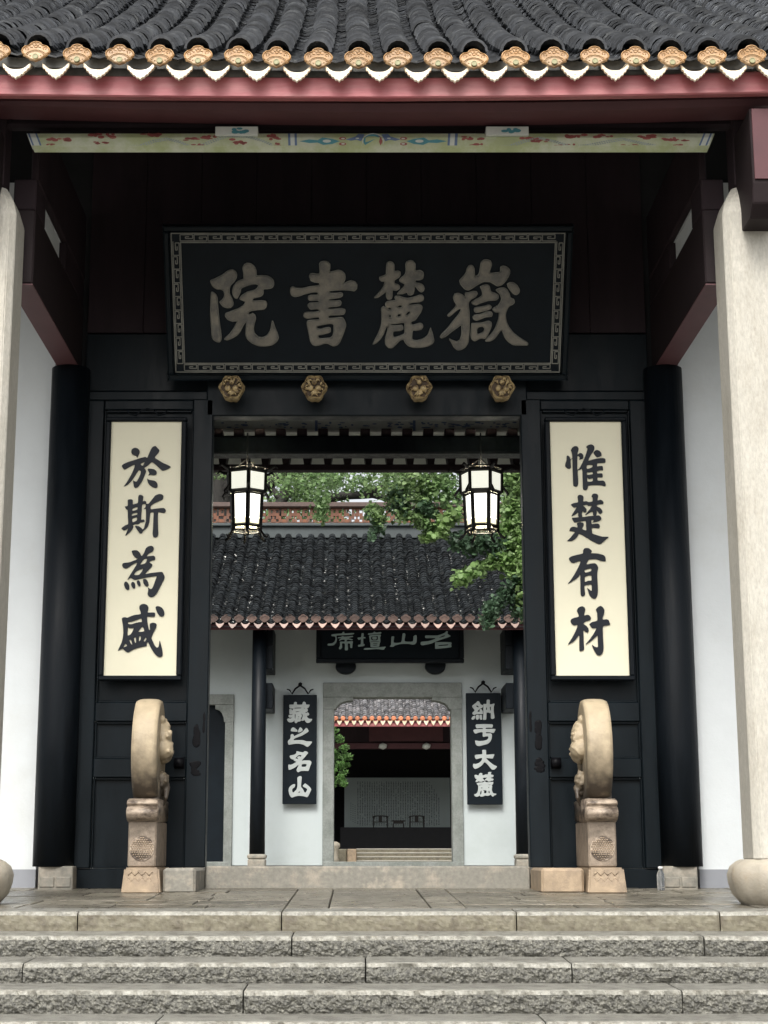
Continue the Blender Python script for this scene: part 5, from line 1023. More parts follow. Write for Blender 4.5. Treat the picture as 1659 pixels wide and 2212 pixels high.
# ================================================================== lit palace lanterns in the hall
def lantern(px, label, rot):
    YL = 16.2; cx_ = PX(px, 1080, YL); zt_ = PZ(1024, YL); zm = PZ(1066, YL); zb_ = PZ(1138, YL)
    L = thing('lantern', (cx_, YL, zb_), label, 'lantern', 'lit lanterns hanging in the gate hall')
    def hexp(r, z, k): a = R(60 * k + rot); return Vector((cx_ + r * math.cos(a), YL + r * math.sin(a), z))
    rt, rtb, rb, rbb = 0.205, 0.200, 0.165, 0.150
    bars = bmesh.new(); 
    for k in range(6):
        add_tube(bars, [hexp(rt, zt_ + 0.02, k), hexp(rtb, zm, k)], 0.020, 4, smooth=False); add_tube(bars, [hexp(rb, zm, k), hexp(rbb, zb_ - 0.05, k)], 0.023, 4, smooth=False)
        for (r_, z_, th) in ((rt, zt_ + 0.01, .018), (rtb, zm + 0.004, .017), (rb, zm - 0.012, .016), (rbb, zb_, .018), (rbb * 1.0, zb_ - 0.045, .009)):
            add_tube(bars, [hexp(r_, z_, k), hexp(r_, z_, k + 1)], th, 4, smooth=False)
        for t in range(1, 8): add_tube(bars, [hexp(rbb, zb_, k).lerp(hexp(rbb, zb_, k + 1), t / 8), hexp(rbb, zb_ - .045, k).lerp(hexp(rbb, zb_ - .045, k + 1), t / 8)], .004, 4)
        for t in range(1, 6): add_tube(bars, [hexp(rt, zt_ + .012, k).lerp(hexp(rt, zt_ + .012, k + 1), t / 6), hexp(rt, zt_ + .05, k).lerp(hexp(rt, zt_ + .05, k + 1), t / 6)], .004, 4)
        add_tube(bars, [hexp(rt, zt_ + 0.05, k), hexp(rt, zt_ + 0.05, k + 1)], .008, 4)
    bmobj('frame', bars, M['iron'], L)
    for k in range(6):
        a = R(60 * k + rot); bm = bmesh.new()
        # carved finial arms at the crown and foot
        add_tube(bm, [hexp(rt, zt_ + .02, k), hexp(rt + .05, zt_ + .03, k), hexp(rt + .10, zt_ + .055, k), hexp(rt + .13, zt_ + .03, k)], [.014, .016, .014, .006], 6)
        add_tube(bm, [hexp(rt, zm + .08, k), hexp(rt + .03, zm + .03, k), hexp(rt + .06, zm - .01, k), hexp(rt + .045, zm - .05, k)], [.008, .014, .016, .006], 6)
        bmobj('crown_arm', bm, M['iron'], L)
        bm = bmesh.new(); add_tube(bm, [hexp(rbb, zb_ - .03, k), hexp(rbb + .02, zb_ - .07, k), hexp(rbb + .045, zb_ - .10, k), hexp(rbb + .075, zb_ - .12, k), hexp(rbb + .09, zb_ - .10, k)], [.014, .013, .016, .014, .006], 6)
        bmobj('foot', bm, M['iron'], L)
    def pane(k, ra, za, rb_, zb2, m, nm='pane'):
        q = [hexp(ra, za, k), hexp(ra, za, k + 1), hexp(rb_, zb2, k + 1), hexp(rb_, zb2, k)]; c = sum(q, Vector()) / 4
        q = [c + (p - c) * .97 for p in q]; inn = [p + (Vector((cx_, YL, p.z)) - p) * .03 for p in q]
        mobj(nm, q + inn, [(0, 1, 2, 3), (7, 6, 5, 4), (0, 4, 5, 1), (1, 5, 6, 2), (2, 6, 7, 3), (3, 7, 4, 0)], m, L)
    for k in range(6):
        pane(k, rt * .985, zt_, rtb * .985, zm + .012, M['pane_low'], 'upper_pane')
        zq = zm - .02 + (zb_ - zm) * .72
        rq = rb + (rbb - rb) * .74
        pane(k, rb * .985, zm - .02, rq * .985, zq, M['pane_hot'], 'lower_pane'); pane(k, rq * .985, zq, rbb * .985, zb_ + .012, M['pane_mid'], 'lower_pane')
    bm = bmesh.new(); add_tube(bm, [(cx_, YL, zt_ + .03), (cx_, YL, PZ(935, YL))], .007, 6)
    for k in range(3): add_tube(bm, [hexp(rt, zt_ + .03, 2 * k), (cx_, YL, zt_ + .16)], .005, 5)
    bmobj('hanging_rod', bm, M['iron'], L)
    ld = bpy.data.lights.new('lantern_bulb', 'POINT'); ld.energy = 38; ld.color = (1, .93, .75); ld.shadow_soft_size = .05
    lo = bpy.data.objects.new('lantern_bulb', ld); C.objects.link(lo); lo.parent = L; lo.location = (0, 0, (zm - zb_) * .6)
lantern(533, 'lit hexagonal lantern hanging at the left of the gate hall', 38)
lantern(1040, 'lit hexagonal lantern hanging at the right, against the ginkgo leaves', 52)
# ================================================================== second gate across the courtyard
Y2 = 35.0
g2 = thing('inner_gatehouse', (PX(848, 1860, Y2), Y2, ZF), 'white inner gatehouse with dark tiled roof and stone framed doorway across the courtyard', 'gatehouse')
YE2 = 33.2
fz = PZ(1344, YE2)
pr2 = [(YE2, fz), (YE2 + 1.4, fz + 0.60), (YE2 + 2.8, fz + 1.28), (YE2 + 4.2, fz + 2.05), (YE2 + 5.4, fz + 2.82)]
zt5 = PZ(1158, YE2 + 5.4)
sc_ = (zt5 - fz) / 2.82; pr2 = [(y, fz + (z - fz) * sc_) for y, z in pr2]
roof2 = mobj('roof', [(x, y, z - 0.10) for x in (-9, 10) for (y, z) in pr2], [(0, 1, 6, 5), (1, 2, 7, 6), (2, 3, 8, 7), (3, 4, 9, 8)], M['deck'], g2)
p2 = 27.75 / F * YE2 / 0.993
x_first = PX((200 / 2.676 + 780) * K, 1340, YE2)
rows2 = [x_first + (i - 9) * p2 for i in range(44)]
tc2 = arc_tile(p2 * .32, 0.34, 0.016, R(10), R(170), 4, 0.92); tp2 = arc_tile(p2 * .40, 0.34, 0.014, R(215), R(325), 2, 0.95)
vis = [x for x in rows2 if -4.2 < x < 4.4]
tile_roof(roof2, vis, lambda x: 0, pr2, 5.9, 0.155, tc2, tp2, M['tile2'], 300, p2, g2, wobble=0.012, side_amp=0.02, pan_r=p2 * .12, tilt=0.13)
# wet litter lying in the valleys, its pale colour painting in wet glints
r6 = random.Random(5); vs, fs = [], []
for x in vis:
    for k in range(95):
        s = r6.uniform(0.1, 5.0); p, d = walk(pr2, s); c = Vector((x + p2 / 2 + r6.uniform(-.03, .03), p.y, p.z - 0.035 + r6.uniform(0, .03))); sz = r6.uniform(.008, .028) * (1.5 if r6.random() < .12 else 1)
        a = r6.uniform(0, 3.1); e1 = Vector((math.cos(a), math.sin(a) * .8, r6.uniform(-.4, .4))) * sz; e2 = Vector((-math.sin(a), math.cos(a) * .8, r6.uniform(0, .9))) * sz * .6; b = len(vs)
        vs += [c - e1 - e2, c + e1 - e2, c + e1 * .7 + e2, c - e1 * .6 + e2]; fs.append((b, b + 1, b + 2, b + 3))
mobj('litter_and_glints', vs, fs, M['litter'], roof2, kind='stuff')
# end tiles and drips
bm = bmesh.new(); e = [((a - 226) * p2 / 230, -(b - 330) * p2 / 215) for a, b in fan_out]
add_prism(bm, [(a, 0, b) for a, b in e], (0, 1, 0), .02); add_tube(bm, [(p2 * .27 * math.cos(R(t)), -.004, -p2 * .1 + p2 * .27 * math.sin(R(t))) for t in range(20, 165, 20)], .006, 4)
bmesh.ops.recalc_face_normals(bm, faces=bm.faces); tmp = bmobj('t', bm, M['terra2'], None); e2m = tmp.data; bpy.data.objects.remove(tmp)
bm = bmesh.new(); e = [((a - 103) * p2 / 235, -(b - 440) * p2 / 150) for a, b in drip_out]; add_prism(bm, [(a, 0, b) for a, b in e], (0, 1, 0), .02)
bmesh.ops.recalc_face_normals(bm, faces=bm.faces); tmp = bmobj('t', bm, M['drip2'], None); d2m = tmp.data; bpy.data.objects.remove(tmp)
g20 = root_loc(g2); zf2 = PZ(1336, YE2 - .03); zd2 = PZ(1348, YE2 - .02)
for x in vis:
    o = bpy.data.objects.new('fan_end_tile', e2m); C.objects.link(o); o.parent = roof2; o.location = Vector((x, YE2 - .04, zf2 + r6.uniform(-.006, .006))) - g20; o.rotation_euler = (0, R(r6.uniform(-3, 3)), 0)
    o = bpy.data.objects.new('drip_tile', d2m); C.objects.link(o); o.parent = roof2; o.location = Vector((x + p2 / 2, YE2 - .02, zd2 + r6.uniform(-.006, .006))) - g20; o.rotation_euler = (R(-14), R(r6.uniform(-3, 3)), 0)
box('fascia_board', -9, 10, YE2 + .06, YE2 + .14, PZ(1359, YE2), fz - .03, M['dred'], g2, .01)
# ridge: grey body, pierced ceramic lattice, dark coping
YRG = YE2 + 5.4
box('ridge_body', -9, 10, YRG - .12, YRG + .2, PZ(1164, YRG), PZ(1137, YRG), M['ridge'], g2, .01)
box('ridge_moulding', -9, 10, YRG - .20, YRG + .2, PZ(1136.5, YRG - .2), PZ(1129, YRG - .2), M['ridge'], g2, .02)
mw = 46.0 / F * YRG; n = 0; zA, zB = PZ(1128.5, YRG), PZ(1096, YRG); x = -4.4
bmL = bmesh.new(); hh = zB - zA
cells = ["##.##.##", "#..#..#.", "##.##.##", ".##..##.", "#.####.#"]
for (i, j) in [(i, j) for i in range(8) for j in range(5)]:
    if cells[j][i] == '#': add_box(bmL, i * mw / 8 + .001, (i + 1) * mw / 8 - .001, -.04, .04, (4 - j) * hh / 5 + .001, (5 - j) * hh / 5 - .001, 0)
for (a, b, c_, d) in ((0, mw, -.03, .012), (0, mw, hh - .012, hh + .0), (0, .02, 0, hh), (mw - .02, mw, 0, hh), (mw * .25, mw * .28, 0, hh), (mw * .6, mw * .63, 0, hh)): add_box(bmL, a, b, -.03, .03, c_, d, 0)
tmp = bmobj('t', bmL, M['terra'], None); lm = tmp.data; bpy.data.objects.remove(tmp)
while x < 5:
    o = bpy.data.objects.new('lattice_tile', lm); C.objects.link(o); o.parent = g2; o.location = Vector((x, YRG, zA)) - g20; x += mw
box('ridge_coping', -9, 10, YRG - .14, YRG + .14, PZ(1096, YRG - .14), PZ(1084, YRG - .14), M['terra2'], g2, .03)
mobj('rear_roof', [(-9, YRG, pr2[-1][1]), (10, YRG, pr2[-1][1]), (10, 44, 4.9), (-9, 44, 4.9)], [(0, 1, 2, 3)], M['deck'], g2)
# walls with their openings (pieces butt)
def X2(px, py=1700): return PX(px, py, Y2)
def Z2(py): return PZ(py, Y2)
dl, dr, dt = X2(697), X2(1000), Z2(1475)
sl_, sr_, st_ = X2(400), X2(503), Z2(1500)
bm = bmesh.new()
zc2 = fz + 0.6
for q in ((-9, sl_, ZF, zc2), (sl_, sr_, st_, zc2), (sr_, dl, ZF, zc2), (dl, dr, dt, zc2), (dr, 10, ZF, zc2)): add_box(bm, q[0], q[1], Y2, Y2 + .35, q[2], q[3], 0)
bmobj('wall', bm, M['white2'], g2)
def door_frame(x0, x1, zt, xi0, xi1, zi, Yf, cw, chh, extra=''):
    fr = thing('door_frame', (0, 0, 0)); fr.parent = g2
    box('jamb_stone', x0, xi0, Yf, Yf + .45, ZF - .02, zi - chh, M['frame2'], fr, .012); box('jamb_stone', xi1, x1, Yf, Yf + .45, ZF - .02, zi - chh, M['frame2'], fr, .012)
    box('lintel_stone', x0, x1, Yf, Yf + .45, zi + .002, zt, M['frame2'], fr, .012)
    for s in (0, 1):
        bm = bmesh.new(); a = x0 if not s else x1; b = xi0 if not s else xi1; d = 1 if not s else -1
        pts = [(a, zi - chh + .002), (b - d * 0, zi - chh + .002), (b + d * cw * .10, zi - chh + .004), (b + d * cw * .16, zi - chh * .74), (b + d * cw * .34, zi - chh * .48), (b + d * cw * .62, zi - chh * .31), (b + d * cw, zi - chh * .24), (b + d * cw, zi), (a, zi)]
        add_prism(bm, [(p, Yf, z) for p, z in pts], (0, 1, 0), .45); bmesh.ops.recalc_face_normals(bm, faces=bm.faces); bmobj('corner_stone', bm, M['frame2'], fr)
    box('sill_stone', x0, x1, Yf - .02, Yf + .47, ZF - .03, ZF + .075, M['frame2'], fr, .012)
door_frame(dl, dr, dt, X2(721.5), X2(976), Z2(1507), Y2 - .06, X2(763) - X2(722), Z2(1507) - Z2(1532))
door_frame(sl_, sr_, st_, X2(420), X2(484.5), Z2(1523), Y2 - .06, X2(484) - X2(462), Z2(1523) - Z2(1560))
box('side_door_leaf', X2(415), X2(490), Y2 + .1, Y2 + .2, ZF, Z2(1515), M['board'], g2, 0)
# columns, side beams
for px, w in ((557, 32), (1130, 34), (264, 32), (1424, 34)):
    Yc = 33.75; c = PX(px, 1700, Yc); r = w / 2 / F * Yc; bm = bmesh.new(); zpl = PZ(1845, Yc)
    add_lathe(bm, c, Yc, [(r * 1.04, zpl), (r, zpl + 1.4), (r * .95, fz)], 24); col = bmobj('timber_column', bm, M['lacq'], g2)
    bm = bmesh.new(); add_box(bm, c - r * 1.18, c + r * 1.18, Yc - r * 1.18, Yc + r * 1.18, ZF - .03, zpl - .10, .02); add_box(bm, c - r * 1.25, c + r * 1.25, Yc - r * 1.25, Yc + r * 1.25, zpl - .10, zpl, .03)
    bmobj('plinth', bm, M['plinth'], col)
    for z0, z1 in ((PZ(1530, Yc), PZ(1474, Yc)), (PZ(1444, Yc), PZ(1394, Yc)), (PZ(1394, Yc) + .005, fz)): box('side_beam', c - .02, c + (.27 if px < 800 else -.30) , Yc + .1, Y2 - .002, z0, z1, M['lacq'], g2, .01)
for i in (0, 1):       # round blocks carrying the name board
    c = PX((747, 940)[i], 1440, 34.9); bm = bmesh.new(); add_lathe(bm, 0, 0, [(.21, 0), (.22, .05), (.21, .35)], 20, mtx=Matrix.Translation((c, 34.98, PZ(1440, 34.9))) @ Matrix.Rotation(R(90), 4, 'X') @ Matrix.Diagonal((1, .78, 1, 1)))
    bmobj('round_block', bm, M['lacq'], g2)
# its name board
YB = 34.45; xl, xr_ = PX(683, 1400, YB), PX(1002, 1400, YB); zt_, zb_ = PZ(1352, YB), PZ(1432, YB)
nb2 = thing('name_board', ((xl + xr_) / 2, YB, zb_), 'small dark name board with silver characters 席壇山名 under the inner roof', 'name board')
box('panel', xl + .04, xr_ - .04, YB + .01, YB + .08, zb_ + .04, zt_, M['board'], nb2, .004)
bm = bmesh.new()
for q in ((xl, xr_, zb_, zb_ + .09), (xl, xl + .10, zb_ + .09, zt_), (xr_ - .10, xr_, zb_ + .09, zt_)): add_box(bm, q[0], q[1], YB - .04, YB + .10, q[2], q[3], .015)
bmobj('frame', bm, M['lacq'], nb2)
pl = (Vector((0, YB + .005, 0)), Vector((1, 0, 0)), Vector((0, 0, 1)), Vector((0, -1, 0)))
for kx in ('xi', 'tan', 'shan2', 'ming2'): px_glyph('character', kx, pl, .012, .004, M['silver2'], nb2)
# its couplet boards
def couplet2(keys, a0, a1, y0, y1, label):
    Yf = 34.86; x0, x1 = PX(a0, 1620, Yf), PX(a1, 1620, Yf); zt_, zb_ = PZ(y0, Yf), PZ(y1, Yf)
    t_ = thing('couplet_board', ((x0 + x1) / 2, Yf, zb_), label, 'couplet board', 'black couplet boards on the inner gate')
    box('panel', x0, x1, Yf, Yf + .06, zb_, zt_, M['board'], t_, .008)
    cxx = (x0 + x1) / 2; bm = bmesh.new(); zz = zt_
    add_ball(bm, (cxx, Yf, zz + .22), (.05, .03, .05), sub=1)
    for s in (-1, 1): add_tube(bm, [(cxx, Yf, zz + .20), (cxx + s * .10, Yf, zz + .13), (cxx + s * .17, Yf, zz + .02), (cxx + s * .22, Yf, zz + .10), (cxx + s * .28, Yf, zz + .12)], [.02, .022, .02, .018, .012], 6)
    bmobj('hanger', bm, M['worn'], t_)
    pl = (Vector((0, Yf, 0)), Vector((1, 0, 0)), Vector((0, 0, 1)), Vector((0, -1, 0)))
    for kx in keys: px_glyph('character', kx, pl, .012, .004, M['silver'], t_)
couplet2(('cang', 'zhi', 'ming', 'shan'), 611, 684, 1501, 1737, 'black couplet board reading 藏之名山 on the white wall, left of the inner doorway')
couplet2(('na', 'yu2', 'da', 'lu2'), 1008, 1084, 1497, 1738, 'black couplet board reading 納于大麓 on the white wall, right of the inner doorway')
# unseen courtyard side walls, added for the light and to close the yard
w = box('unseen_yard_wall', -9.3, -9.0, 19.5, 33, ZF - .1, 4.2, M['white2'], None, 0); tag(w, 'plain white wall, added unseen for light, on the left side between the gatehouses', 'wall')
w = box('unseen_yard_wall', 10.0, 10.3, 19.5, 33, ZF - .1, 4.2, M['white2'], None, 0); tag(w, 'plain white wall, added unseen for light, on the right side between the gatehouses', 'wall')

# ================================================================== lecture hall behind
Y3 = 59.0
h3 = thing('lecture_hall', (PX(850, 1860, Y3), Y3, ZF), 'lecture hall with grey tiled roof and orange eave tiles seen through the inner doorway', 'hall')
fz3 = PZ(1553, Y3); pr3 = [(Y3, fz3), (Y3 + 2, fz3 + 1.0), (Y3 + 4, fz3 + 2.2), (Y3 + 6, fz3 + 3.6)]
roof3 = mobj('roof', [(x, y, z - .12) for x in (-9, 12) for (y, z) in pr3], [(0, 1, 5, 4), (1, 2, 6, 5), (2, 3, 7, 6)], M['deck'], h3)
p3 = 15.3 / F * Y3 / .985; vis3 = [PX(710, 1550, Y3) - 2 * p3 + i * p3 for i in range(24)]
tile_roof(roof3, vis3, lambda x: 0, pr3, 3.6, .20, arc_tile(p3 * .34, .42, .02, R(10), R(170), 4, .92), arc_tile(p3 * .42, .42, .02, R(215), R(325), 2, .95), M['tile3'], 0, p3, h3, wobble=.012, pan_r=p3 * .2)
for x in vis3:
    o = bpy.data.objects.new('fan_end_tile', e2m.copy()); 
    bpy.data.objects.remove(o)
bm = bmesh.new()
for x in vis3: add_lathe(bm, 0, 0, [(p3 * .34, 0), (p3 * .34, .03), (p3 * .2, .04)], 12, mtx=Matrix.Translation((x, Y3 - .02, PZ(1552, Y3))) @ Matrix.Rotation(R(90), 4, 'X'))
bmobj('eave_end_tiles', bm, M['terra3'], roof3, kind='stuff')
bm = bmesh.new()
for x in vis3:
    e = [(x + p3 / 2 + (a - 103) * p3 / 215, -(b - 440) * p3 / 95 + PZ(1558, Y3)) for a, b in drip_out]; add_prism(bm, [(a, Y3 - .03, b) for a, b in e], (0, 1, 0), .03)
bmesh.ops.recalc_face_normals(bm, faces=bm.faces); bmobj('drip_tiles', bm, M['cream'], roof3, kind='stuff')
box('fascia_board', -9, 12, Y3 + .03, Y3 + .1, PZ(1569, Y3), fz3 - .03, M['red'], h3, 0)
def pb3(nm, x0, y0, x1, y1, Y, d, m, **k): return pbox(nm, x0, y0, x1, y1, Y, d, M[m], h3, 0.01, **k)
pb3('hall_beam', 600, 1605, 1100, 1617.5, 61.0, .3, 'dred'); pb3('frieze_board', 600, 1560, 1100, 1604.5, 61.1, .1, 'brown'); pb3('frieze_panel', 797, 1567, 957, 1601, 61.0, .1, 'dred')
for px in (827, 921):
    bm = bmesh.new(); c = P(px, 1612, 60.9); add_ball(bm, c, (.18, .12, .13), sub=1); bmobj('small_lamp', bm, M['paintp'], h3)  # small hall lamps, their light put into the pale colour
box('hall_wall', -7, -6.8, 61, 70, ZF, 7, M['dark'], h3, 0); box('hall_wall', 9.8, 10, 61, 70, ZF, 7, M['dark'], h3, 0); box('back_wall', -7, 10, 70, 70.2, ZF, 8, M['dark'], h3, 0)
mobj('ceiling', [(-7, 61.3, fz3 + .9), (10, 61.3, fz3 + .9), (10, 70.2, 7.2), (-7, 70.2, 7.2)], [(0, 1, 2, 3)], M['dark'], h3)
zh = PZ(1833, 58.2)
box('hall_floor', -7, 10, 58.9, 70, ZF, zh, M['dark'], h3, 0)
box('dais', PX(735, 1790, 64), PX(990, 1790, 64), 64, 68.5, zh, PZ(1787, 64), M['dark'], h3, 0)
hs_ = thing('hall_steps', (PX(870, 1850, 58), 58, ZF), kind='structure')
yys = [1833, 1841.5, 1850, 1858.5, 1864]; Yq = 58.6
for k in range(4):
    Yq2 = 58.6 - k * .32; ztp = PZ(yys[k], Yq2); sst = box('step_stone', PX(770, 1850, Yq2), PX(1040, 1850, Yq2), Yq2 + .02, Yq2 + .34, PZ(yys[k + 1], Yq2) - .01, ztp - .031, M['kerb'], hs_, .005); box('pale_edge', PX(770, 1850, Yq2), PX(1040, 1850, Yq2), Yq2, Yq2 + .33, ztp - .03, ztp, M['stone'], sst, .005)  # thin paler slab along the top of each step
box('cheek_stone', PX(750, 1850, 57.3), PX(770, 1850, 57.3), 57.3, 59, ZF, PZ(1834, 57.3), M['drumor'], hs_, .02)
box('side_stone', PX(660, 1850, 57.6), PX(749, 1850, 57.6), 57.6, 59, ZF, PZ(1834, 57.6), M['kerb'], hs_, .02)
# the inscribed screen and the chairs on the dais
YS = 68.0
sc3 = thing('inscribed_screen', (PX(857, 1785, YS), YS, PZ(1787, YS)), 'large grey screen covered in columns of tiny writing, inside the dark hall', 'screen')
pbox('panel', 744, 1680, 972, 1787, YS, .08, M['screen'], sc3, 0)
vs, fs = [], []; r7 = random.Random(11)
def dash(px, py, w, h):
    b = len(vs); Yd = YS - .006
    vs.extend([tuple(P(px - w, py - h, Yd)), tuple(P(px + w, py - h, Yd)), tuple(P(px + w, py + h, Yd)), tuple(P(px - w, py + h, Yd))]); fs.append((b, b + 1, b + 2, b + 3))
for c_ in range(35):
    px = 773 + c_ * 5.15; y0 = 1689 if c_ < 31 else 1697 + (c_ - 31) * 9; y1 = 1782
    py = y0
    while py < y1:
        if r7.random() < .9:
            dash(px + r7.uniform(-.4, .4), py, r7.uniform(.6, 1.2), r7.uniform(.25, .5)); dash(px + r7.uniform(-.5, .5), py + 1.1, r7.uniform(.6, 1.2), r7.uniform(.2, .45)); dash(px + r7.uniform(-.7, .7), py + .6, .3, .9)
        py += 3.3
for c_ in range(3):
    for k in range(10): dash(758 + c_ * 4.5, 1735 + k * 4 + c_ * 3, .9, .5)
mobj('small_writing', vs, fs, M['ink'], sc3, kind='stuff')
def chair(px, label, ratio=1.0):
    Yc = 65.4; c = P(px, 1787, Yc - .2); z0 = PZ(1787, 64); x = c.x; t_ = thing('round_back_chair', (x, Yc, z0), label, 'chair', 'round backed chairs before the screen')
    ht = PZ(1762, Yc) - z0
    for sx in (-1, 1):
        for sy in (-1, 1):
            bm = bmesh.new(); add_tube(bm, [(x + sx * .27, Yc + sy * .2, z0), (x + sx * .26, Yc + sy * .2, z0 + ht * (.86 if sy < 0 else .97))], .022, 6); bmobj('leg', bm, M['chairw'], t_)
    box('seat', x - .3, x + .3, Yc - .23, Yc + .23, z0 + ht * .46, z0 + ht * .51, M['chairw'], t_, .01)
    bm = bmesh.new(); add_tube(bm, [(x + .30 * math.cos(R(a)), Yc - .05 + .27 * math.sin(R(a)), z0 + ht * (.88 + .12 * max(0, math.sin(R(a))))) for a in range(-30, 211, 20)], .024, 6); bmobj('armrest', bm, M['chairw'], t_)
    box('backrest', x - .07, x + .07, Yc + .18, Yc + .21, z0 + ht * .5, z0 + ht * .98, M['chairw'], t_, .005)
chair(822, 'dark round backed chair left of the small table before the screen'); chair(901, 'dark round backed chair right of the small table before the screen')
c = P(861, 1787, 65); z0 = PZ(1787, 64); tb = thing('side_table', (c.x, 65.2, z0), 'small dark table between two round backed chairs on the dais', 'table'); ht = PZ(1772, 65) - z0
box('tabletop', c.x - .26, c.x + .26, 65, 65.5, z0 + ht - .04, z0 + ht, M['chairw'], tb, .005)
box('apron', c.x - .2, c.x + .2, 65.03, 65.47, z0 + ht - .12, z0 + ht - .041, M['chairw'], tb, .005)
for sx in (-1, 1):
    for yy in (65.05, 65.42): box('leg', c.x + sx * .2 - .02, c.x + sx * .2 + .02, yy, yy + .04, z0, z0 + ht - .12, M['chairw'], tb, 0)
# round stone finial by the steps
c = P(724, 1828, 57); bm = bmesh.new(); add_lathe(bm, c.x, 57, [(.05, ZF), (.14, ZF + .1), (.1, ZF + .2), (.1, PZ(1835, 57)), (.17, PZ(1829, 57)), (.16, PZ(1822, 57)), (.05, PZ(1818, 57))], 16)
o = bmobj('stone_finial', bm, M['basest'], None, smooth=True); tag(o, 'pale rounded stone finial beside the hall steps, below the shrub', 'finial')

# ================================================================== trees
def leaves(name, centers, radii, n_each, size, m, parent, seed=1, fan=False, droop=0.0):
    rs = np.random.RandomState(seed); Cn = np.array([tuple(c) for c in centers], float); Rn = np.array(radii, float)
    idx = np.repeat(np.arange(len(Cn)), n_each if np.ndim(n_each) == 0 else np.array(n_each)); N = len(idx)
    d = rs.normal(size=(N, 3)); d /= np.linalg.norm(d, axis=1)[:, None]; rr = rs.uniform(0.15, 1.0, N) ** 0.5
    pos = Cn[idx] + d * rr[:, None] * Rn[idx][:, None] * np.array([1, 1, .8])
    nrm = rs.normal(size=(N, 3)) * .7 + np.array([0, -.35, .75]); nrm /= np.linalg.norm(nrm, axis=1)[:, None]
    t = np.cross(nrm, rs.normal(size=(N, 3))); t /= np.linalg.norm(t, axis=1)[:, None]; b = np.cross(nrm, t)
    s = size * rs.uniform(.6, 1.25, N)
    prof = [(0, -.55), (.5, .05), (.38, .42), (0, .5), (-.38, .42), (-.5, .05)] if fan else [(0, -.6), (.30, -.05), (0, .6), (-.30, -.05)]
    k = len(prof); V = np.zeros((N, k, 3))
    for i, (u, v) in enumerate(prof): V[:, i] = pos + t * (u * s)[:, None] + b * (v * s)[:, None] + nrm * (0.12 * abs(u) * s)[:, None]
    off = np.array(root_loc(parent)); V = V.reshape(-1, 3) - off
    me = bpy.data.meshes.new(name); me.vertices.add(N * k); me.vertices.foreach_set('co', V.ravel()); me.loops.add(N * k); me.loops.foreach_set('vertex_index', np.arange(N * k, dtype=np.int32))
    me.polygons.add(N); me.polygons.foreach_set('loop_start', np.arange(0, N * k, k, dtype=np.int32)); me.update(calc_edges=True); me.validate(); me.materials.append(m)
    o = bpy.data.objects.new(name, me); C.objects.link(o); o.parent = parent; return o
def limb(bm, pts, r0, r1):
    n = len(pts); add_tube(bm, pts, [r0 + (r1 - r0) * i / (n - 1) for i in range(n)], 8)
def back_tree(x, y, base_z, H, cr, label, seed, nclump=46, nleaf=330, m='leaf', lo=.42):
    r = random.Random(seed); t_ = thing('courtyard_tree', (x, y, base_z), label, 'tree', 'leafy trees behind the inner gate')
    bm = bmesh.new(); pts = [Vector((x + math.sin(k * 1.3 + seed) * .15, y, base_z + H * .12 * k)) for k in range(6)]; limb(bm, pts, .34, .18)
    cen, rad = [], []
    for k in range(9):
        a = r.uniform(0, 6.28); p0 = pts[r.randint(3, 5)]; q = Vector((x + cr * .75 * math.cos(a), y + cr * .75 * math.sin(a), base_z + H * r.uniform(.5, .95))); mid = p0.lerp(q, .5) + Vector((0, 0, -.3)); limb(bm, [p0, mid, q], .12, .03)
    bmobj('trunk', bm, M['bark'], t_)
    for k in range(nclump):
        a = r.uniform(0, 6.28); e = r.uniform(-1, 1); q = r.uniform(.45, 1.0)
        cen.append((x + cr * q * math.cos(a) * math.sqrt(1 - e * e * .8), y + cr * q * math.sin(a) * math.sqrt(1 - e * e * .8), base_z + H * (.72 + .27 * e * q))); rad.append(r.uniform(.5, 1.15))
    leaves('crown', cen, rad, nleaf, .17, M[m], t_, seed)
    return t_
ZG = ZF - .02
back_tree(-5.0, 49, ZG, 15.5, 4.6, 'tall leafy tree rising behind the left lantern', 1)
back_tree(2.0, 80, ZG, 24.5, 7.5, 'tall leafy tree behind the middle of the pierced ridge', 2, nclump=40)
back_tree(5.6, 50, ZG, 15.5, 4.6, 'tall leafy tree behind the right lantern and the ginkgo', 3)
back_tree(-8.5, 56, ZG, 17, 5, 'tall leafy tree furthest left behind the inner gate', 6)
back_tree(10.5, 57, ZG, 17, 5, 'tall leafy tree furthest right behind the inner gate', 7)
# dark limbs of a big old tree standing close behind the ridge
big = thing('old_tree', (PX(475, 1860, 43), 43, ZG), 'old tree with dark forked limbs just behind the pierced ridge', 'tree')
bm = bmesh.new()
def zp(x, y, w=0): return P((x / 2.676 + 780) * K, (y / 2.676 + 1550) * K, 43 + w)
def zp2(x, y, w=0): return P((x / 2.676 + 1380) * K, (y / 2.676 + 1550) * K, 43 + w)
limb(bm, [(PX(475, 1860, 43), 43, ZG), zp(140, 980), zp(110, 640), zp(90, 300)], .30, .26)
limb(bm, [P(478, 1650, 43), P(520, 1500, 43), P(600, 1300, 43), zp(705, 1080), zp(735, 960), zp(780, 890), zp(800, 780), zp(850, 640), zp(870, 500)], .22, .09)
limb(bm, [zp(770, 900), zp(720, 870), zp(665, 790), zp(670, 680), zp(700, 560)], .10, .06)
limb(bm, [zp(130, 800), zp(600, 745), zp(700, 690), zp(850, 610), zp(980, 520)], .24, .14)
limb(bm, [zp(790, 890), zp(860, 860), zp(960, 760), zp(1000, 700)], .06, .03)
limb(bm, [zp2(450, 985), zp2(330, 945), zp2(200, 890), zp2(80, 855), zp2(-40, 860), zp2(-180, 860), zp2(-420, 900)], .06, .13)
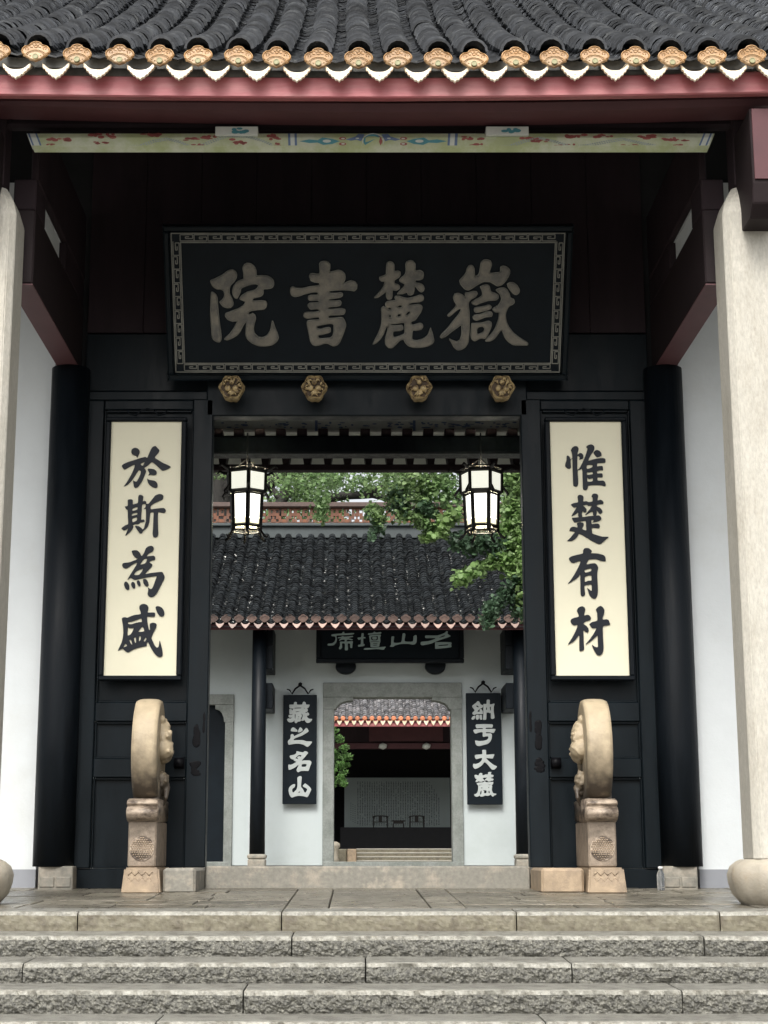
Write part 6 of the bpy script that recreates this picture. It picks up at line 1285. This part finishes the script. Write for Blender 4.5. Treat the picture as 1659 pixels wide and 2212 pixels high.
limb(bm, [zp2(420, 740), zp2(300, 755), zp2(150, 785), zp2(50, 850)], .05, .12)
limb(bm, [zp2(560, 790), zp2(500, 830), zp2(620, 760), zp2(660, 640), zp2(700, 540)], .03, .06)
bmobj('trunk', bm, M['bark'], big)
r = random.Random(21); cen, rad = [], []
for k in range(60):
    a, b = r.choice([(820 + r.uniform(-200, 200), 760 + r.uniform(-260, 200)), (1250 + r.uniform(-220, 300), 850 + r.uniform(-260, 140)), (1180 + r.uniform(-60, 160), 1060 + r.uniform(-60, 110)), (1800 + r.uniform(-260, 260), 850 + r.uniform(-250, 120)), (300 + r.uniform(-250, 180), 500 + r.uniform(-200, 120))])
    cen.append(zp(a, b, r.uniform(-1.2, .8))); rad.append(r.uniform(.28, .55))
leaves('crown', cen, rad, 110, .11, M['leaf'], big, 5)
# ginkgo at the right of the courtyard, its sprays hanging over the inner roof
YG = 25.0
gk = thing('ginkgo_tree', (PX(1350, 1860, YG), YG, ZG), 'ginkgo with bright green fan leaves hanging at the right of the doorway view', 'tree')
bm = bmesh.new(); tx = PX(1350, 1860, YG)
limb(bm, [(tx, YG, ZG), (tx + .1, YG, 3), P(1300, 1150, YG), P(1270, 950, YG), P(1260, 700, YG)], .24, .10)
limb(bm, [P(1290, 1130, YG), P(1180, 1060, YG), P(1060, 1040, YG), P(900, 985, YG)], .09, .03)
limb(bm, [P(1290, 1230, YG), P(1180, 1200, YG), P(1100, 1195, YG), P(1040, 1225, YG), P(990, 1252, YG)], .05, .012)
limb(bm, [P(1290, 1180, YG), P(1180, 1150, YG), P(1080, 1120, YG), P(990, 1110, YG), P(925, 1160, YG)], .05, .01)
limb(bm, [P(900, 985, YG), P(880, 1040, YG), P(850, 1090, YG), P(815, 1140, YG)], .02, .006)
limb(bm, [P(1180, 1200, YG), P(1130, 1260, YG), P(1085, 1290, YG), P(1058, 1330, YG)], .03, .008)
bmobj('trunk', bm, M['bark'], gk)
def spray(path, n, rpx, Y=YG, dY=.3, rr=random.Random(9)):
    c_, r_ = [], []
    for i in range(n):
        t = rr.uniform(0, len(path) - 1.001); k = int(t); f = t - k
        px = path[k][0] + (path[k + 1][0] - path[k][0]) * f + rr.gauss(0, rpx * .5); py = path[k][1] + (path[k + 1][1] - path[k][1]) * f + rr.gauss(0, rpx * .5)
        c_.append(P(px, py, Y + rr.uniform(-dY, dY))); r_.append(rr.uniform(.05, .11))
    return c_, r_
def multi(lst, nl, name, m, size, seed):
    c_, r_ = [], []
    for a in lst: x, y = spray(a[0], int(a[1] * 2.4), a[2]); c_ += x; r_ += y
    leaves(name, c_, r_, nl, size, m, gk, seed, fan=True)
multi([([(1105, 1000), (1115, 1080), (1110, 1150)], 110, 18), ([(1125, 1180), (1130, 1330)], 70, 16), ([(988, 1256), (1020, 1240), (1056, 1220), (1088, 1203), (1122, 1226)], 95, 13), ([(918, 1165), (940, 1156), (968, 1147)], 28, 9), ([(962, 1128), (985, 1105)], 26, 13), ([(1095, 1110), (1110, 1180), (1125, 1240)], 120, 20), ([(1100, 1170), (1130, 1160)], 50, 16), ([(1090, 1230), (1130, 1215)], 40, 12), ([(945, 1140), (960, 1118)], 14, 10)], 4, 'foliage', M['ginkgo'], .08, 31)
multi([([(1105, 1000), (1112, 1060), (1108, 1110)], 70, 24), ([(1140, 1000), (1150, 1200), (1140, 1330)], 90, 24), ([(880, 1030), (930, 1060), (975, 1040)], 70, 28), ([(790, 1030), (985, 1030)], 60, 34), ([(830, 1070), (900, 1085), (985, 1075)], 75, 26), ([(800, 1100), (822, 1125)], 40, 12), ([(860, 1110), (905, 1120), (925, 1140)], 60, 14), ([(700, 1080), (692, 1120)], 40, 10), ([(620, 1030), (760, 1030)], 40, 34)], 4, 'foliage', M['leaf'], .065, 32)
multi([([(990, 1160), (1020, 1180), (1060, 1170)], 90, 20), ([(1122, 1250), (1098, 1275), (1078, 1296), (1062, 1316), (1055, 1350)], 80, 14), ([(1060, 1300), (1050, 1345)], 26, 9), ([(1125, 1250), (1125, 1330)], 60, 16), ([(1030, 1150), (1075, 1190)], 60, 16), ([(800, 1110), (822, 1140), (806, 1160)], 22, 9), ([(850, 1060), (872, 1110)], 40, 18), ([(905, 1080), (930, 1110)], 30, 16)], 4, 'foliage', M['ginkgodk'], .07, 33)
# shrub by the lecture hall
YSb = 50; sb = thing('pale_shrub', (PX(728, 1860, YSb), YSb, ZG), 'light green leafy shrub at the left inside the inner doorway', 'shrub')
bm = bmesh.new(); limb(bm, [(PX(705, 1860, YSb), YSb, ZG), P(710, 1700, YSb), P(722, 1600, YSb)], .06, .03); bmobj('stem', bm, M['bark'], sb)
cen, rad = [], []; r = random.Random(2)
for k in range(70):
    py = r.uniform(1568, 1700); lim = float(np.interp(py, [1560, 1580, 1600, 1640, 1680, 1700], [728, 724, 742, 752, 756, 744])); cen.append(P(r.uniform(690, lim), py, YSb + r.uniform(-.4, .4))); rad.append(r.uniform(.09, .17))
leaves('foliage', cen, rad, 60, .09, M['shrub'], sb, 8)
